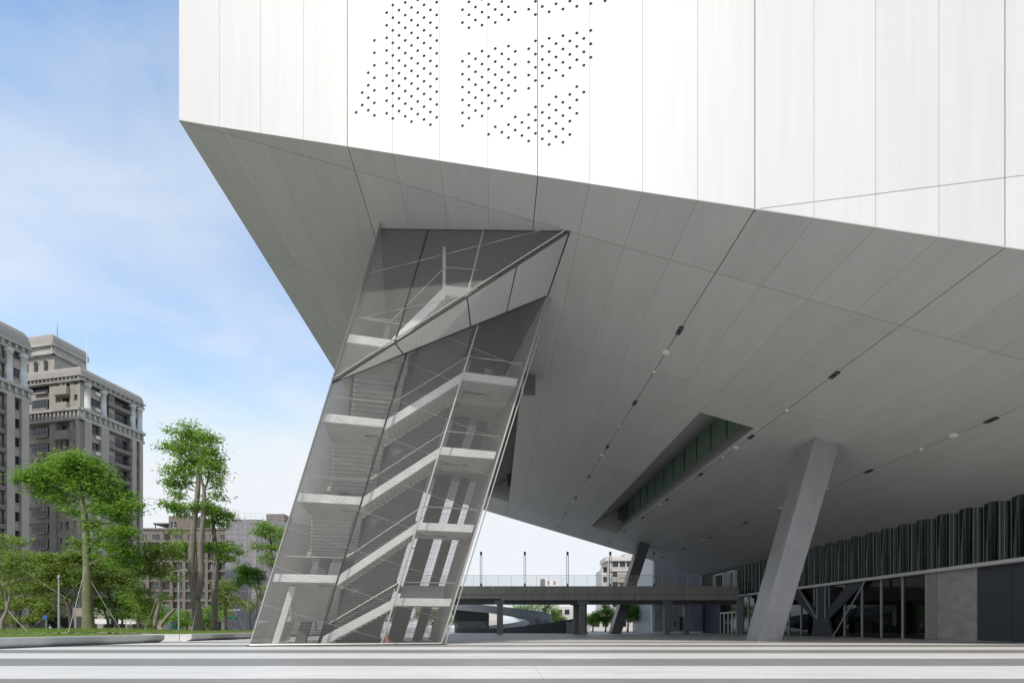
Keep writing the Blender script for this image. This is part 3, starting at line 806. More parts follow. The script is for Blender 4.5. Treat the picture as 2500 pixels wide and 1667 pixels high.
for k in range(0, 4):
    zR_ = 2.65 + ST*k; zL_ = 3.87 + ST*k; zS = zL_ - ST if k else 0.0
    top_ok = True
    # front flight up to the right, from the left landing below (or the ground)
    s0 = G1 if k else 3.45
    lq(s0, zS if k else 0.5, G2, zR_, 0.45, 0.58, 0.62, 'stair_white', 'stringer')
    lq(s0, zS if k else 0.5, G2, zR_, 2.95, 3.05, 0.62, 'stair_white', 'stringer')
    steps('s', s0, G2, 0.58, 2.95, zS-(0.28 if k else 0.0), zR_-0.34, 16 if k else 14)
    rail([TP(s0+0.1, 0.5, (zS if k else 0.2)+1.0), TP(G2, 0.5, zR_+0.92), TP(9.85, 0.5, zR_+0.92)])
    if k < 3: rail([TP(s0+0.3, 3.0, (zS if k else 0.2)+1.05), TP(G2+0.3, 3.0, zR_+0.92)])
    # right-hand landing
    lq(G2, zR_, 9.9, zR_, 0.45, 0.58, FH, 'stair_white', 'stringer')
    slab([(G2,0.58),(9.9,0.58),(9.9,3.35),(G2,3.35)], zR_-0.1, 0.30)
    if zR_ + 1.5 < 19:
        steps('d', G2+0.25, 9.7, 3.3, 6.66, zR_-0.1, zR_+1.2, 8)
        slab([(G2,6.6),(9.9,6.6),(9.9,9.8),(G2,9.8)], zR_+1.2, 0.30)
        rail([TP(G2+0.25, 3.4, zR_+0.9), TP(G2+0.25, 6.6, zR_+2.1)])
        if zR_ + 3.6 < 20: steps('s', 6.7, 3.3, 7.0, 9.5, zR_+1.2, zR_+3.25, 11)
    if not top_ok: break
    # left-hand landing with its flight coming up towards the front
    lq(0.05, zL_, G1, zL_, 0.45, 0.58, FH, 'stair_white', 'stringer')
    slab([(0.12,0.58),(G1,0.58),(G1,3.35),(0.12,3.35)], zL_-0.1, 0.30)
    steps('d', 0.3, G1-0.1, 6.66, 3.3, zL_-2.2, zL_-0.1, 12)
    slab([(0.12,6.6),(G1+0.1,6.6),(G1+0.1,9.8),(0.12,9.8)], zL_-2.2, 0.30)
    rail([TP(0.3, 0.5, zL_+0.95), TP(G1-0.1, 0.5, zL_+0.95), TP(G1+0.4, 0.5, zL_+1.3)])
    # service pipes under the landings
    mb = MB(); mb.tube([TP(2.2,1.8,zL_-0.5), TP(3.0,1.8,zL_-0.5), TP(3.0,1.8,zL_-1.9), TP(3.1,3.6,zL_-2.0)], 0.028, 6); TT(mb.build('conduit', M['black']))
    mb = MB(); mb.tube([TP(8.6,1.8,zR_-0.5), TP(7.0,1.8,zR_-0.5), TP(7.0,1.8,zR_-1.2), TP(6.6,2.6,zR_-1.25)], 0.028, 6); TT(mb.build('conduit', M['black']))
steps('s', 6.7, 3.3, 7.0, 9.5, 0.0, 1.6, 9)
# top flight: swings forward into the fold and up to the hall
def band3(p, q_, h, th, nm, m):
    mb = MB(); b = TN*th; dn = Vector((0,0,-h)); mb.hexa([p+dn, q_+dn, q_+b+dn, p+b+dn, p, q_, q_+b, p+b]); return TT(mb.build(nm, M[m]))
t0_, t1_, t2_ = TP(2.3, 0.45, 16.95), TP(4.38, -1.0, 19.25), TP(6.1, -1.0, 19.4)
band3(t0_, t1_, 0.62, 0.12, 'stringer', 'stair_white'); band3(t1_, t2_, 0.5, 0.12, 'stringer', 'stair_white')
n_ = 13; mb = MB()
for i in range(n_):
    p = t0_.lerp(t1_, i/n_) + TN*0.14 + Vector((0,0,-0.28)); q_ = t0_.lerp(t1_, (i+1.06)/n_) + TN*0.14; q_.z = p.z
    mb.hexa([p+Vector((0,0,-0.3)), q_+Vector((0,0,-0.3)), q_+TN*2.3+Vector((0,0,-0.3)), p+TN*2.3+Vector((0,0,-0.3)), p+Vector((0,0,0.15)), q_+Vector((0,0,0.15)), q_+TN*2.3+Vector((0,0,0.15)), p+TN*2.3+Vector((0,0,0.15))])
stuff(TT(mb.build('flight', M['stair'])))
mb = MB(); mb.prism([t1_+TN*0.14+Vector((0,0,-0.42)), t2_+TN*0.14+Vector((0,0,-0.42)), t2_+TN*2.5+Vector((0,0,-0.42)), t1_+TN*2.5+Vector((0,0,-0.42))], (0,0,0.3)); TT(mb.build('landing', M['stair']))
u1 = Vector((0,0,1.0)); rail([TP(0.4,0.5,17.85), t0_+u1, t1_+u1, t2_+u1])
mb = MB(); mb.bar(t1_+TN*0.5, t1_+TN*0.5+Vector((0,0,2.4)), 0.16, 0.16); TT(mb.build('hanger', M['stair_white']))
mb = MB(); mb.prism([TP(0,0,0.0)+Vector((-.1,-.12,0)), pBR+Vector((.3,-.12,0)), pBR+Vector((.3,.14,0)), TP(0,0,0)+Vector((-.1,.14,0))], (0,0,0.05)); TT(mb.build('base_channel', M['dframe']))
for q in (TP(5.0,5,0),):
    pass

# ================================================================== FOOTBRIDGE
BY = 66.5
bridge = thing('footbridge', 'grey concrete footbridge with glass railing running under the hall', 'bridge', (8, BY, 0))
def BB(o): return hang(o, bridge)
bx0, bx1 = -14.0, 31.2
for i in range(8):                                            # parapet cast in lengths
    a, b = bx0 + (bx1-bx0)*i/8 + 0.012, bx0 + (bx1-bx0)*(i+1)/8 - 0.012
    mb = MB(); mb.box(a, b, BY, BY+0.28, 5.52, 6.64); BB(mb.build('parapet', M['bridge']))
jx = [bx0, (1222-1250)/1180*66.5, (1549-1250)/1180*66.5, (1700-1250)/1180*66.5, bx1]
for i in range(4):
    a, b = jx[i]+0.03, jx[i+1]-0.03
    mb = MB(); zl = 4.92 if i == 0 else 4.72
    mb.prism([(a,BY+0.12,5.52),(a,BY+0.05,5.35),(a,BY+0.12,zl),(a,BY+0.75,zl),(a,BY+0.75,5.52)], (b-a,0,0)); BB(mb.build('girder', M['bridge']))
mb = MB(); mb.box(bx0, bx1, BY+0.3, BY+5.6, 5.30, 5.50); BB(mb.build('deck', M['bridge']))
mb = MB(); mb.box(bx0, bx1, BY+0.9, BY+1.5, 4.15, 5.3); mb2 = MB(); mb2.box(bx0, bx1, BY+4.2, BY+4.9, 4.35, 5.3)
BB(mb.build('inner_girder', M['bridge_dark'])); BB(mb2.build('inner_girder', M['bridge_dark']))
mb = MB(); mb.box(bx0, bx1, BY+5.3, BY+5.6, 5.5, 6.6); BB(mb.build('rear_parapet', M['bridge']))
for (pa, pb, yy) in ((1213,1228,0.55),(1416,1433,0.5),(1401,1416,3.0),(1623,1637,0.8),(1671,1683,1.2)):
    Yc = BY+yy; xa, xb = (pa-1250)/1180*Yc, (pb-1250)/1180*Yc
    mb = MB(); mb.box(xa, xb, Yc, Yc+0.9, 0, 4.5); o = BB(mb.build('bridge_column', M['pier']))
    mb = MB(); mb.box(xa-0.35, xb+0.25, Yc-0.1, Yc+1.0, 4.15, 4.72); BB(mb.build('column_head', M['pier']))
ng = 26
gw = (bx1-bx0)/ng
mbg = MB(); mbg.box(0.015, gw-0.015, 0, 0.016, 0, 1.50); gl0 = mbg.build('railing_glass', M['rail_glass'])
cl = MB()
for zz_ in (0.32, 0.62, 0.92, 1.2): cl.box(0, gw, -0.012, -0.004, zz_, zz_+0.012)
for q in range(1, 7): cl.box(gw*q/7, gw*q/7+0.010, -0.012, -0.004, 0, 1.42)
cl0 = stuff(cl.build('wire_grid', M['frame']))
po = MB(); po.box(-0.018, 0.018, -0.03, 0.03, 0, 1.5); po0 = po.build('glass_clamp_post', M['frame'])
for i in range(ng):
    for src in (gl0, cl0, po0):
        o = src if i == 0 else twin(src, None)
        o.location = (bx0+gw*i, BY+0.14, 6.64); BB(o)
mb = MB(); mb.tube([(bx0,BY+0.14,8.14),(bx1,BY+0.14,8.14)], 0.018, 6); BB(mb.build('top_rail', M['frame']))
mb = MB(); mb.tube([(4,BY+2.2,4.9),(16,BY+2.2,4.9),(16,BY+2.2,4.5),(24,BY+2.2,4.5)], 0.07, 6); BB(mb.build('drain_pipe', M['bridge_dark']))
mb = MB(); mb.tube([((1430-1250)/1180*66.9, BY+0.4, 4.4), ((1430-1250)/1180*66.9, BY+0.4, 0.5), ((1437-1250)/1180*66.9, BY+0.4, 0.05)], 0.06, 6); BB(mb.build('downpipe', M['bridge_dark']))

# ---- lamp posts on the bridge
where = ['leftmost of the five slim twin-rail lamp posts on the footbridge', 'second slim lamp post from the stair tower on the footbridge', 'middle one of the five slim lamp posts on the footbridge', 'slim lamp post on the footbridge in front of the pale apartment block', 'rightmost of the five slim lamp posts, before the ribbed metal wall']
for i, px in enumerate((1174.5, 1281.4, 1385.6, 1490.0, 1596.5)):
    x = (px-1250)/1180*(BY+0.6)
    t = thing('lamp_post', where[i], 'lamp post', (x, BY+0.6, 5.5), 'lamp posts on the footbridge')
    if i == 0:
        parts = []
        for s_ in (-1, 1):
            mb = MB(); mb.box(s_*0.115-0.032, s_*0.115+0.032, -0.07, 0.07, 1.55, 5.55); parts.append(mb.build('side_rail', M['lamp_metal'], t))
        mb = MB(); mb.box(-0.149, 0.149, -0.075, 0.075, 5.54, 5.95); parts.append(mb.build('cap', M['lamp_metal'], t))
        mb = MB(); mb.box(-0.149, 0.149, -0.075, 0.075, 0.0, 1.56); parts.append(mb.build('foot', M['lamp_metal'], t))
        mb = MB(); mb.box(-0.085, 0.085, -0.05, 0.05, 5.44, 5.535); parts.append(mb.build('light_lens', M['diffuser'], t))
    else:
        for p in parts:
            c = p.copy(); COL.objects.link(c); c.parent = t

# ================================================================== BEHIND THE BRIDGE
# ribbed metal-clad building
mc = thing('metal_clad_building', 'tall grey building clad in vertical ribbed metal behind the footbridge', 'building', (30, 90, 0))
mb = MB(); mb.box(25.95, 52, 88.15, 104, 0, 15.5); hang(mb.build('body', M['metal_clad']), mc)
mb = MB(); x = 25.9; k = 0
while x < 40:
    mb.prism([(x,88.15,0.25),(x+0.06,88.02,0.25),(x+0.20,88.02,0.25),(x+0.26,88.15,0.25)], (0,0,15.2)); x += 0.46
stuff(hang(mb.build('ribbed_sheet', M['metal_clad']), mc))
mb = MB(); mb.box(25.8, 40, 87.95, 88.2, 0, 0.22); hang(mb.build('plinth', M['white_paint']), mc)
mb = MB(); mb.box(29.5,29.75,87.9,88.02,1.3,1.9); hang(mb.build('wall_box', M['black']), mc)
mb = MB(); mb.box(24.7, 26.2, 87.6, 88.9, 5.2, 7.2); hang(mb.build('corner_box', M['pole']), mc)
mb = MB(); mb.box(25.55, 25.88, 88.4, 88.8, 0, 5.2); hang(mb.build('corner_post', M['white_paint']), mc)
mb = MB(); mb.box(26.2, 26.9, 87.5, 88.0, 4.1, 4.75); hang(mb.build('wall_lamp', M['pole']), mc)
# black loudspeaker board on a stand by the bridge column
sp = thing('display_stand', 'black upright panel on a stand beside the bridge column', 'stand', (24.2, 68.6, 0))
mb = MB(); mb.box(23.75, 24.55, 68.5, 68.75, 0.55, 2.5); hang(mb.build('panel', M['black']), sp)
for x in (23.9, 24.4):
    mb = MB(); mb.tube([(x,68.6,0.6),(x-0.08,68.4,0)], 0.025, 6); hang(mb.build('leg', M['black']), sp)
    mb = MB(); mb.tube([(x,68.65,0.6),(x+0.08,68.9,0)], 0.025, 6); hang(mb.build('leg', M['black']), sp)
# spiral ramp
ramp = thing('spiral_ramp', 'grey concrete spiral ramp curling down behind the footbridge', 'ramp', (-2, 96, 0))
def helix(r, th): 
    a0 = math.radians(195); a = a0 + th
    return Vector((-3.0 + r*math.cos(a)*1.05, 97 + r*math.sin(a)*0.8, 0))
def hz_(th): return 5.6 - 1.05*th
def ribbon(nm, m, r0, r1, z0, z1, th0, th1, n=60):
    mb = MB(); vs_ = []
    for i in range(n+1):
        th = th0 + (th1-th0)*i/n
        for r_, z_ in ((r0,z0),(r1,z0),(r1,z1),(r0,z1)):
            p = helix(r_, th); p.z = max(-0.3, hz_(th) + z_); vs_.append(p)
    fs = [(i*4+k, i*4+(k+1)%4, (i+1)*4+(k+1)%4, (i+1)*4+k) for i in range(n) for k in range(4)] + [(0,1,2,3),(n*4+3,n*4+2,n*4+1,n*4)]
    mb.add(vs_, fs); return hang(mb.build(nm, m), ramp)
ribbon('ramp_slab', M['ramp'], 6.2, 10.4, -0.75, -0.15, 0.0, 5.2)
ribbon('outer_kerb', M['ramp'], 10.1, 10.4, -0.15, 0.55, 0.0, 5.2)
ribbon('inner_kerb', M['ramp'], 6.2, 6.45, -0.15, 0.45, 0.0, 5.2)
ribbon('kerb_coping', M['planter'], 10.05, 10.45, 0.552, 0.64, 0.0, 5.2)
ribbon('ramp_glass', M['rail_glass'], 10.24, 10.26, 0.64, 1.7, 0.0, 5.2)
mb = MB(); mb.box(-12.6, -12.0, 91.5, 92.2, 0, 5.0); hang(mb.build('ramp_column', M['ramp']), ramp)
mb = MB(); mb.box(-11.2, -4.5, 94.2, 94.6, 0, 4.6); hang(mb.build('ramp_wall', M['ramp_dark']), ramp)
# low dark retaining walls of the ramp approach, rising to the right
cw = thing('retaining_wall', 'low dark curved wall rising to the right under the footbridge', 'wall', (4, 80, 0))
mb = MB(); vs_ = []
n = 24
for i in range(n+1):
    f_ = i/n; x = -10 + 21.8*f_; yy = 84 - 9*math.sin(f_*1.4)*0.8; zt = 0.75 + 2.0*max(0, f_-0.3)**1.5/0.6
    for dy, z_ in ((0,0),(0.3,0),(0.3,zt),(0,zt)): vs_.append((x, yy+dy, z_))
mb.add(vs_, [(i*4+k, i*4+(k+1)%4, (i+1)*4+(k+1)%4, (i+1)*4+k) for i in range(n) for k in range(4)] + [(0,1,2,3),(n*4+3,n*4+2,n*4+1,n*4)])
hang(mb.build('wall', M['ramp_dark']), cw)
mb = MB(); vs_ = []
for i in range(n+1):
    f_ = i/n; x = -10 + 21.8*f_; yy = 84 - 9*math.sin(f_*1.4)*0.8; zt = 0.75 + 2.0*max(0, f_-0.3)**1.5/0.6
    for dy, z_ in ((0.14,zt+0.002),(0.16,zt+0.002),(0.16,zt+1.25),(0.14,zt+1.25)): vs_.append((x, yy+dy, z_))
mb.add(vs_, [(i*4+k, i*4+(k+1)%4, (i+1)*4+(k+1)%4, (i+1)*4+k) for i in range(n) for k in range(4)])
hang(mb.build('glass_balustrade', M['rail_glass']), cw)
mb = MB(); mb.box(8.6, 11.4, 76.3, 76.6, 0, 1.9); tag(mb.build('low_wall', M['ramp']), 'short grey wall panel beside the twin bridge columns', 'wall')

# ================================================================== APARTMENT BLOCKS
class Face:
    """vertical wall: origin K, unit direction D along the wall, outward normal Nn"""
    def __init__(s, K, D, Nn, parent): s.K, s.D, s.N, s.p = Vector(K), Vector(D).normalized(), Vector(Nn).normalized(), parent
    def P(s, t, z, o=0.0): return s.K + s.D*t + s.N*o + Vector((0,0,z))
    def box(s, mb, t0, t1, z0, z1, o0, o1): mb.obox(s.P(t0,z0,o0), s.D*(t1-t0), s.N*(o1-o0), (0,0,z1-z0))
    def part(s, name, m, *boxes):
        mb = MB()
        for b in boxes: s.box(mb, *b)
        return hang(mb.build(name, m), s.p)
_wcache = {}
def window(fc, t0, t1, z0, z1, o, mull=1, name='window', arch=False, m='win', frame='winf'):
    """glass pane with a frame as its sub-part; alike ones share their meshes"""
    key = (round(t1-t0,2), round(z1-z0,2), mull, arch, m, frame, tuple(round(c,3) for c in fc.D))
    w, h = t1-t0, z1-z0
    if key not in _wcache:
        mb = MB()
        if arch:
            pts = [Vector((0,0,0)), fc.D*w] + [fc.D*(w/2 + w/2*math.cos(a)) + Vector((0,0,h-w/2*arch + w/2*arch*math.sin(a))) for a in [math.pi*i/8 for i in range(9)]]
            mb.prism(pts, fc.N*0.03)
        else: mb.obox((0,0,0), fc.D*w, fc.N*0.03, (0,0,h))
        fr = MB(); b = 0.07
        for q in [w*i/(mull+1) for i in range(1, mull+1)]: fr.obox(fc.D*(q-b/2)+fc.N*0.032, fc.D*b, fc.N*0.04, (0,0,h*0.98))
        fr.obox(fc.N*0.032, fc.D*w, fc.N*0.05, (0,0,b)); 
        if not arch: fr.obox(fc.N*0.032+Vector((0,0,h-b)), fc.D*w, fc.N*0.05, (0,0,b))
        fr.obox(fc.N*0.032+Vector((0,0,h*0.45)), fc.D*w, fc.N*0.04, (0,0,b*0.8))
        me1 = bpy.data.meshes.new('window'); me1.from_pydata(mb.v, [], mb.f); me1.materials.append(M[m])
        me2 = bpy.data.meshes.new('window_frame'); me2.from_pydata(fr.v, [], fr.f); me2.materials.append(M[frame])
        _wcache[key] = (me1, me2)
    me1, me2 = _wcache[key]
    o_ = obj(name, me1); o_.location = fc.P(t0, z0, o); hang(o_, fc.p)
    obj('frame', me2, o_)
    return o_
def rails(fc, t0, t1, z0, h, o, m='railA'):
    mb = MB(); fc.box(mb, t0, t1, z0+h-0.06, z0+h, o-0.03, o+0.03)
    n = max(3, int((t1-t0)/0.22))
    for i in range(n+1):
        t = t0 + (t1-t0)*i/n; fc.box(mb, t-0.016, t+0.016, z0, z0+h, o-0.015, o+0.015)
    return hang(mb.build('balcony_railing', M[m]), fc.p)
def round_column(fc, t, z0, z1, o, r=0.5):
    mb = MB(); c = fc.P(t, 0, o)
    mb.tube([c+Vector((0,0,z0)), c+Vector((0,0,z0+0.35)), c+Vector((0,0,z0+0.36)), c+Vector((0,0,z1-0.5)), c+Vector((0,0,z1-0.49)), c+Vector((0,0,z1))], [r*1.2,r*1.2,r,r*0.94,r*1.2,r*1.25], 14)
    return hang(mb.build('round_column', M['colA'], None, True), fc.p)
def cornice(fc, t0, t1, z0, z1, o, dent=True, nm='cornice'):
    mb = MB(); h = z1-z0
    fc.box(mb, t0, t1, z0, z0+h*0.22, 0, o*0.75); fc.box(mb, t0, t1, z0+h*0.22, z0+h*0.78, 0, o*0.45); fc.box(mb, t0, t1, z0+h*0.78, z1, 0, o)
    o1 = hang(mb.build(nm, M['trimA']), fc.p)
    if dent:
        mb = MB(); n = max(2, int((t1-t0)/0.9))
        for i in range(n):
            t = t0 + (t1-t0)*(i+0.5)/n; fc.box(mb, t-0.16, t+0.16, z0+h*0.30, z0+h*0.75, o*0.46, o*0.8)
        stuff(hang(mb.build('dentils', M['trimA']), fc.p))
def mansard(parent, pts, z0, z1, inset, m, nm='mansard_roof'):
    """sloped parapet roof with a curved profile over a convex outline"""
    c = sum((Vector(p) for p in pts), Vector())/len(pts); mb = MB(); n = len(pts); vs_ = []
    prof = [(0,0),(0.08,0.35),(0.28,0.68),(0.6,0.9),(1.0,1.0)]
    for a, b in prof:
        for p in pts:
            p = Vector(p); d = (c-p); d.z = 0; d.normalize(); q = p + d*inset*1.41*a; vs_.append((q.x, q.y, z0+(z1-z0)*b))
    fs = [(i*n+k, i*n+(k+1)%n, (i+1)*n+(k+1)%n, (i+1)*n+k) for i in range(len(prof)-1) for k in range(n)] + [tuple((len(prof)-1)*n+k for k in range(n))]
    mb.add(vs_, fs); return hang(mb.build(nm, m), parent)
FLH = 3.04
ra = random.Random(11)
def ac_unit(fc, t, z, o):
    b = fc.part('air_conditioner', M['ac'], (t, t+0.85, z, z+0.6, o, o+0.38))
    return b

def apartment_right_bays(fc, bays, nfl, zc0, zc1, ztop, wallm):
    """bays: list of (t0,t1,kind)"""
    for t0, t1, kind in bays:
        if kind == 'pier':
            fc.part('pier', wallm, (t0, t1, 0, zc0, 0, 0.75))
        elif kind == 'wall':
            fc.part('wall_strip', wallm, (t0, t1, 0, ztop, 0, 0.3))
        for k in range(nfl):
            z = zc0 - FLH*(k+1) if k < nfl-2 else zc1 + FLH*(k-(nfl-2))
            if z < 3: continue
            if kind == 'window':
                fc.part('spandrel', wallm, (t0, t1, z-0.35, z+1.0, 0, 0.35))
                fc.part('sill', M['trimA'], (t0-0.02, t1+0.02, z+1.0, z+1.1, 0, 0.5))
                window(fc, t0+0.05, t1-0.45 if t1-t0 > 1.4 else t1-0.05, z+1.1, z+2.68, 0.05, 1)
                if t1-t0 > 1.4 and ra.random() < 0.7: ac_unit(fc, t1-0.95, z+0.45, 0.36)
            elif kind == 'balcony':
                fc.part('balcony_slab', M['slabA'], (t0, t1, z-0.42, z+0.12, 0, 0.55))
                fc.part('balcony_edge', M['trimA'], (t0, t1, z+0.12, z+0.22, 0, 0.62))
                rails(fc, t0, t1, z+0.2, 1.0, 0.5)
                window(fc, t0+(t1-t0)*0.42, t1-0.1, z+0.25, z+2.45, -0.5, 2)
                fc.part('balcony_back_wall', wallm, (t0+(t1-t0)*0.14, t0+(t1-t0)*0.38, z+0.22, z+2.58, -0.6, -0.1))
            elif kind == 'strip':
                fc.part('spandrel', wallm, (t0, t1, z-0.35, z+0.9, 0, 0.2))
                fc.part('sill', M['trimA'], (t0, t1, z+0.9, z+1.0, 0, 0.3))
                window(fc, t0+0.04, t1-0.04, z+1.0, z+2.68, -0.1, 0)

# ---- nearer-right block with two visible faces
def tpx(K, D, px):
    a = (px-1250)/1180.0; return (a*K.y - K.x)/(D.x - a*D.y)
apA = thing('apartment_building', 'grey tiled apartment tower with white round columns and penthouse, behind the tall green-trunked tree', 'building', (-80, 92, 0), 'apartment towers on the left')
KA = Vector((-80.1, 90.0, 0)); DR_ = Vector((0.19, 0.982, 0)).normalized(); DLf = Vector((-0.982, 0.19, 0)).normalized()
fR = Face(KA, DR_, Vector((DR_.y, -DR_.x, 0)), apA); fLf = Face(KA, DLf, Vector((-DLf.y*-1, DLf.x, 0)) if False else Vector((DLf.y*-1, DLf.x, 0))*1, apA)
if fLf.N.y > 0: fLf.N = -fLf.N
if fR.N.x < 0: fR.N = -fR.N
LR = tpx(KA, DR_, 342); LLf = 26.0
ZC0, ZC1, ZTOPA = 39.4, 41.6, 47.6
# core mass: inset so that bays are recessed
mb = MB(); mb.prism([fR.P(0.0,0,0)+fLf.D*0.0+Vector((0,0,0)) + (-fR.N*0.62) + (-fLf.N*0.62), fR.P(LR,0,-0.62), fR.P(LR,0,-0.62)+fLf.D*25, KA + fLf.D*LLf - fLf.N*0.62], (0,0,ZTOPA)); hang(mb.build('body', M['tileA']), apA)
bt = [tpx(KA, DR_, p) for p in (199.5, 217, 240, 259, 316, 326, 334, 342)]
apartment_right_bays(fR, [(0, bt[1], 'pier'), (bt[1], bt[2], 'window'), (bt[2], bt[3], 'pier'), (bt[3], bt[4], 'balcony'), (bt[4], bt[5], 'pier'), (bt[5], bt[6], 'strip'), (bt[6], bt[7], 'pier')], 15, ZC0, ZC1, ZTOPA, M['tileA'])
cornice(fR, -0.6, LR+0.45, ZC0, ZC1, 0.95); cornice(fLf, -0.6, LLf, ZC0, ZC1, 0.95)
cornice(fR, -0.6, LR+0.45, 46.6, ZTOPA, 1.0); cornice(fLf, -0.6, LLf, 46.6, ZTOPA, 1.0)
for t in (bt[1]*0.62, (bt[2]+bt[3])/2, (bt[4]+bt[5])/2, (bt[6]+bt[7])/2): round_column(fR, t, ZC1, 46.5, 0.25, 0.52)
fR.part('upper_pier', M['tileA'], (0,bt[1]*0.5,ZC1,46.5,-0.6,0.1)); fR.part('upper_pier', M['tileA'], (bt[6],bt[7],ZC1,46.5,-0.6,-0.1))
# left face: bay windows, balconies and niches
bl = [tpx(KA, DLf, p) for p in (199.5, 193, 184, 174, 140, 125, 115, 84, 80, 72, 64)]
fLf.part('pier', M['tileA'], (0, bl[1], 0, ZC0, 0, 0.72)); fLf.part('upper_pier', M['tileA'], (0, bl[1], ZC1, 46.5, -0.6, 0.3))
fLf.part('wall_strip', M['tileA'], (bl[2], bl[3], 0, 46.5, -0.62, 0.28)); fLf.part('wall_strip', M['tileA'], (bl[4], bl[5], 0, 46.5, -0.62, 0.32))
fLf.part('pipe_shaft', M['winf'], (bl[4]-0.5, bl[4]-0.1, 0, ZC0-4, -0.62, 0.0))
for k in range(15):
    z = ZC0 - FLH*(k+1) if k < 13 else ZC1 + FLH*(k-13)
    if z < 3: continue
    # niche by the corner
    fLf.part('spandrel', M['tileA'], (bl[1], bl[2], z-0.4, z+1.55, -0.62, 0.25)); window(fLf, bl[1]+0.1, bl[2]-0.1, z+1.55, z+2.64, -0.55, 0)
    # balcony
    if k == 12 or k == 13 or k == 0 or k == 14:
        fLf.part('balcony_parapet', M['tileA'], (bl[3]-0.1, bl[4]-0.2, z-0.45, z+1.15, -0.6, 0.95))
        window(fLf, bl[3]+0.2, bl[4]-0.5, z+1.15, z+2.6, -0.58, 2)
        if k == 14:                     # washing hung out to dry
            for q, mm in ((0.9,'white_paint'),(1.3,'blue'),(1.7,'white_paint'),(2.1,'ac')):
                fLf.part('hung_laundry', M[mm], (bl[3]+q, bl[3]+q+0.34, z+1.3+0.1*(q%0.3), z+2.45, 0.2, 0.25))
    else:
        fLf.part('spandrel', M['tileA'], (bl[3], bl[4], z-0.45, z+0.35, -0.62, 0.1))
        fLf.part('wall_block', M['tileA'], (bl[3], bl[3]+0.5, z+0.35, z+2.6, -0.62, 0.1)); fLf.part('wall_block', M['tileA'], (bl[3]+1.3, bl[3]+2.0, z+0.35, z+2.6, -0.62, 0.1)); 
        fLf.part('wall_block', M['tileA'], (bl[3]+0.5, bl[3]+1.3, z+0.35, z+1.1, -0.62, 0.1)); fLf.part('wall_block', M['tileA'], (bl[3]+2.0, bl[3]+2.5, z+0.35, z+1.1, -0.62, 0.1)); fLf.part('wall_block', M['tileA'], (bl[3]+2.5, bl[4], z+0.35, z+2.6, -0.62, 0.1)) if bl[4]-bl[3] > 2.6 else None
        window(fLf, bl[3]+0.5, bl[3]+1.3, z+1.1, z+2.6, -0.4, 0); window(fLf, bl[3]+2.0, bl[3]+2.5, z+1.1, z+2.6, -0.4, 0)
    # bay window in the deep recess
    fLf.part('spandrel', M['tileA'], (bl[5], LLf, z-0.45, z+0.75, -0.62, -0.25))
    window(fLf, bl[6]+0.05, bl[7]-0.05, z+0.8, z+2.62, -0.2, 3); fLf.part('bay_shelf', M['trimA'], (bl[6], bl[7], z+0.55, z+0.75, -0.3, 0.25))
    window(fLf, bl[8], bl[9], z+0.8, z+2.62, -0.45, 0)
mansard(apA, [fR.P(-0.6,0,0.6)+fLf.D*-0.0, fR.P(LR+0.3,0,0.6), fR.P(LR+0.3,0,0.6)+fLf.D*26, KA+fLf.D*LLf+fLf.N*0.6], ZTOPA, 49.4, 0.7, M['roofA'])
# penthouse with arched windows
KP = KA + fLf.D*12.0 + DR_*4.0
fP1 = Face(KP, DLf, fLf.N, apA); fP2 = Face(KP, DR_, fR.N, apA)
mb = MB(); mb.prism([KP, KP+DR_*5.4, KP+DR_*5.4+DLf*12, KP+DLf*12], (0,0,56.0)); hang(mb.build('penthouse_wall', M['tileA']), apA)
for q in (1.5, 4.0, 6.5):
    w = window(fP1, q, q+0.95, 51.6, 54.2, 0.06, 1, arch=1.0)
    mb = MB(); pts = [fP1.P(q+0.475+0.75*math.cos(a), 53.7+0.75*math.sin(a), 0.03) for a in [math.pi*i/10 for i in range(11)]]; mb.tube(pts, 0.11, 6); hang(mb.build('window_arch', M['trimA']), apA)
    window(fP1, q, q+0.95, 49.6, 50.6, 0.06, 1); fP1.part('lintel', M['trimA'], (q-0.2, q+1.15, 50.6, 50.8, 0, 0.3))
window(fP2, 1.3, 4.1, 50.6, 53.4, 0.06, 2, arch=1.0)
mb = MB(); pts = [fP2.P(2.7+1.65*math.cos(a), 52.0+1.65*math.sin(a), 0.03) for a in [math.pi*i/12 for i in range(13)]]; mb.tube(pts, 0.13, 6); hang(mb.build('window_arch', M['trimA']), apA)
cornice(fP1, -0.6, 11, 55.0, 57.0, 0.9, False); cornice(fP2, -0.6, 5.8, 55.0, 57.0, 0.9, False)
mansard(apA, [KP-DLf*0.7-DR_*0.7, KP+DR_*6.1-DLf*0.7, KP+DR_*6.1+DLf*13, KP+DLf*13-DR_*0.7], 57.0, 59.2, 0.8, M['roofA'], 'penthouse_roof')
mb = MB(); mb.tube([KP+DLf*2+DR_*2+Vector((0,0,59.5)), KP+DLf*2+DR_*2+Vector((0,0,63))], [0.12,0.03], 6); hang(mb.build('lightning_rod', M['pole']), apA)
mb = MB(); q = fR.P(4.0,0,-4); mb.tube([q+Vector((0,0,49.4)), q+Vector((0,0,57.5))], 0.07, 6); mb.tube([q+Vector((0,0,57.5)), q+Vector((-.5,0,57.6))], 0.06, 6); hang(mb.build('mast', M['white_paint']), apA)
